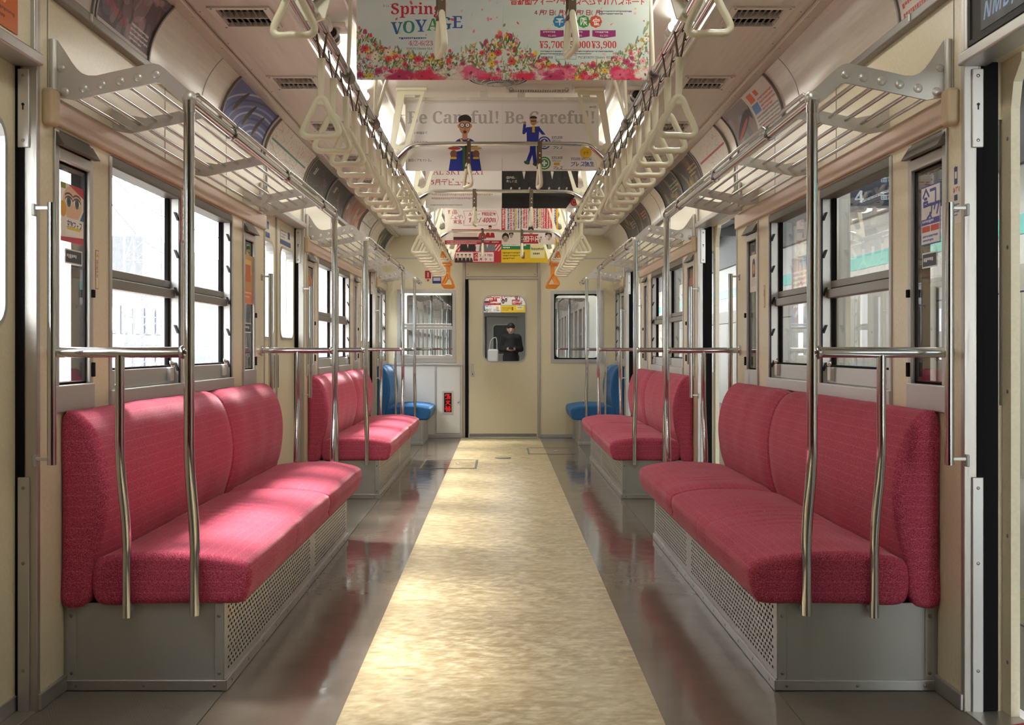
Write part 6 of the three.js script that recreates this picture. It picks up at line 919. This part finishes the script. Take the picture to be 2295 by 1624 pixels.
// ---------------------------------------------------------------- the person in a dark coat in the next carriage
function surface(bones, cell, k = 0.03) {                  // smooth union of tapered capsules [ax,ay,az, bx,by,bz, ra, rb]
  const b = new THREE.Box3(); for (const q of bones) { const r = Math.max(q[6], q[7]) + 0.04; b.expandByPoint(V3(q[0] - r, q[1] - r, q[2] - r)).expandByPoint(V3(q[0] + r, q[1] + r, q[2] + r)).expandByPoint(V3(q[3] - r, q[4] - r, q[5] - r)).expandByPoint(V3(q[3] + r, q[4] + r, q[5] + r)); }
  const c = b.getCenter(V3()), size = b.getSize(V3()), half = Math.max(size.x, size.y, size.z) / 2, n = Math.min(140, Math.ceil(2 * half / cell)), mc = new MarchingCubes(n, mats.black, false, false, 400000);
  mc.isolation = 0; const pa = V3(), pb = V3(), p = V3(), ab = V3();
  for (let z = 0; z < n; z++) for (let y = 0; y < n; y++) for (let x = 0; x < n; x++) {
    p.set(c.x + ((x - n / 2) / (n / 2)) * half, c.y + ((y - n / 2) / (n / 2)) * half, c.z + ((z - n / 2) / (n / 2)) * half); let d = 9;
    for (const q of bones) { pa.set(q[0], q[1], q[2]); ab.set(q[3] - q[0], q[4] - q[1], q[5] - q[2]); const t = Math.max(0, Math.min(1, pb.copy(p).sub(pa).dot(ab) / Math.max(1e-9, ab.lengthSq()))); const e = pb.copy(pa).addScaledVector(ab, t).distanceTo(p) - (q[6] + (q[7] - q[6]) * t); const h = Math.max(k - Math.abs(d - e), 0) / k; d = Math.min(d, e) - h * h * k * 0.25; }
    mc.field[x + y * n + z * n * n] = -d;
  }
  mc.update();
  const g = new THREE.BufferGeometry(); g.setAttribute('position', new THREE.BufferAttribute(mc.positionArray.slice(0, mc.count * 3).map((v, i) => v * half + [c.x, c.y, c.z][i % 3]), 3));
  const m = mergeVertices(g, 1e-4); m.computeVertexNormals(); if (signedVolume(m) < 0) { flip(m); m.computeVertexNormals(); } return boxUV(m.toNonIndexed());
}
{
  const t = thing('person', 'person in a dark coat holding a white bag in the next carriage', 'person');
  // faces +z (towards the viewer); origin between the feet
  const body = [[0, 0.86, 0, 0, 1.10, 0, 0.125, 0.115], [0, 1.10, 0, 0, 1.24, 0, 0.12, 0.10], [-0.13, 1.265, 0, 0.13, 1.265, 0, 0.058, 0.058], [0, 1.26, 0, 0, 1.36, 0.012, 0.05, 0.047], [0, 1.43, 0.02, 0, 1.50, 0.008, 0.068, 0.082], [0, 1.385, 0.045, 0, 1.42, 0.03, 0.04, 0.062], [0, 1.43, 0.095, 0, 1.405, 0.112, 0.010, 0.014], [-0.079, 1.43, 0.0, -0.079, 1.46, -0.005, 0.014, 0.018], [0.079, 1.43, 0.0, 0.079, 1.46, -0.005, 0.014, 0.018]];
  for (const s of [-1, 1]) body.push([s * 0.09, 0.84, 0, s * 0.095, 0.46, 0.01, 0.085, 0.058], [s * 0.095, 0.46, 0.01, s * 0.10, 0.08, -0.01, 0.055, 0.036], [s * 0.10, 0.045, -0.03, s * 0.115, 0.035, 0.14, 0.042, 0.033], [s * 0.165, 1.255, 0, s * 0.215, 1.0, -0.02, 0.05, 0.038], [s * 0.215, 1.0, -0.02, s * 0.07, 1.0, 0.19, 0.036, 0.026]);
  for (const s of [-1, 1]) { body.push([s * 0.07, 1.0, 0.19, s * 0.03, 1.005, 0.23, 0.026, 0.028]); for (let f = 0; f < 4; f++) body.push([s * 0.035, 1.025 - f * 0.017, 0.235, s * 0.005, 1.025 - f * 0.017, 0.275 - f * 0.004, 0.0095, 0.008]); body.push([s * 0.045, 1.03, 0.215, s * 0.03, 1.055, 0.245, 0.011, 0.009]); }
  part('body', surface(body, 0.014, 0.035), std([0.55, 0.36, 0.27], 0.6), t);
  const coat = [[0, 0.70, 0, 0, 1.06, 0, 0.185, 0.15], [0, 1.06, 0, 0, 1.22, 0, 0.15, 0.13], [-0.14, 1.262, 0, 0.14, 1.262, 0, 0.075, 0.075], [0, 1.28, -0.01, 0, 1.315, 0, 0.075, 0.066]]; for (const s of [-1, 1]) coat.push([s * 0.17, 1.25, 0, s * 0.22, 1.0, -0.02, 0.07, 0.056], [s * 0.22, 1.0, -0.02, s * 0.095, 1.0, 0.165, 0.055, 0.043]);
  part('coat', surface(coat, 0.018, 0.05), std([0.016, 0.016, 0.019], 0.8), t);
  const legs = []; for (const s of [-1, 1]) legs.push([s * 0.09, 0.82, 0, s * 0.097, 0.46, 0.01, 0.10, 0.074], [s * 0.097, 0.46, 0.01, s * 0.102, 0.08, -0.01, 0.072, 0.055]); part('trousers', surface(legs, 0.018, 0.03), std([0.03, 0.032, 0.042], 0.85), t);
  part('shoe', surface([[-0.10, 0.045, -0.03, -0.118, 0.036, 0.15, 0.05, 0.042], [0.10, 0.045, -0.03, 0.118, 0.036, 0.15, 0.05, 0.042]], 0.012, 0.02), std([0.02, 0.018, 0.016], 0.4), t);
  part('hair', surface([[0, 1.505, -0.02, 0, 1.52, 0.02, 0.092, 0.078], [0, 1.43, -0.055, 0, 1.50, -0.045, 0.06, 0.08], [-0.055, 1.49, 0.045, 0.055, 1.495, 0.05, 0.03, 0.03]], 0.012, 0.03), std([0.012, 0.010, 0.009], 0.5), t);
  for (const s of [-1, 1]) part('eye', new THREE.SphereGeometry(0.009, 10, 8).translate(s * 0.03, 1.452, 0.088), std([0.02, 0.015, 0.012], 0.2), t); part('mouth', bx(-0.02, 0.02, 1.376, 1.382, -0.092, -0.083, 0.002), std([0.35, 0.12, 0.1], 0.5), t);
  t.position.set(0.235, 0, -24.2);
  const camT = thing('photo_camera', 'small black camera held by the person in the dark coat', 'camera'); part('case', bx(-0.055, 0.055, -0.035, 0.035, -0.03, 0.02, 0.008), mats.black, camT); part('lens', tube([V3(0, 0, 0.03), V3(0, 0, 0.075)], 0.028, 18), mats.black, camT); camT.position.set(0.235, 1.03, -23.92);
  const bag = thing('shoulder_bag', 'white bag hanging beside the person in the dark coat', 'bag'); part('pouch', bx(-0.12, 0.12, 0, 0.30, -0.06, 0.06, 0.045), std([0.78, 0.78, 0.76], 0.6), bag); part('bag_strap', tube([V3(-0.09, 0.28, 0), V3(-0.03, 0.52, 0.02), V3(0.06, 0.56, 0), V3(0.09, 0.28, 0)], 0.011, 8), std([0.6, 0.6, 0.6], 0.6), bag); bag.position.set(-0.17, 0.70, -24.12);
}
renderer.render(scene, camera);
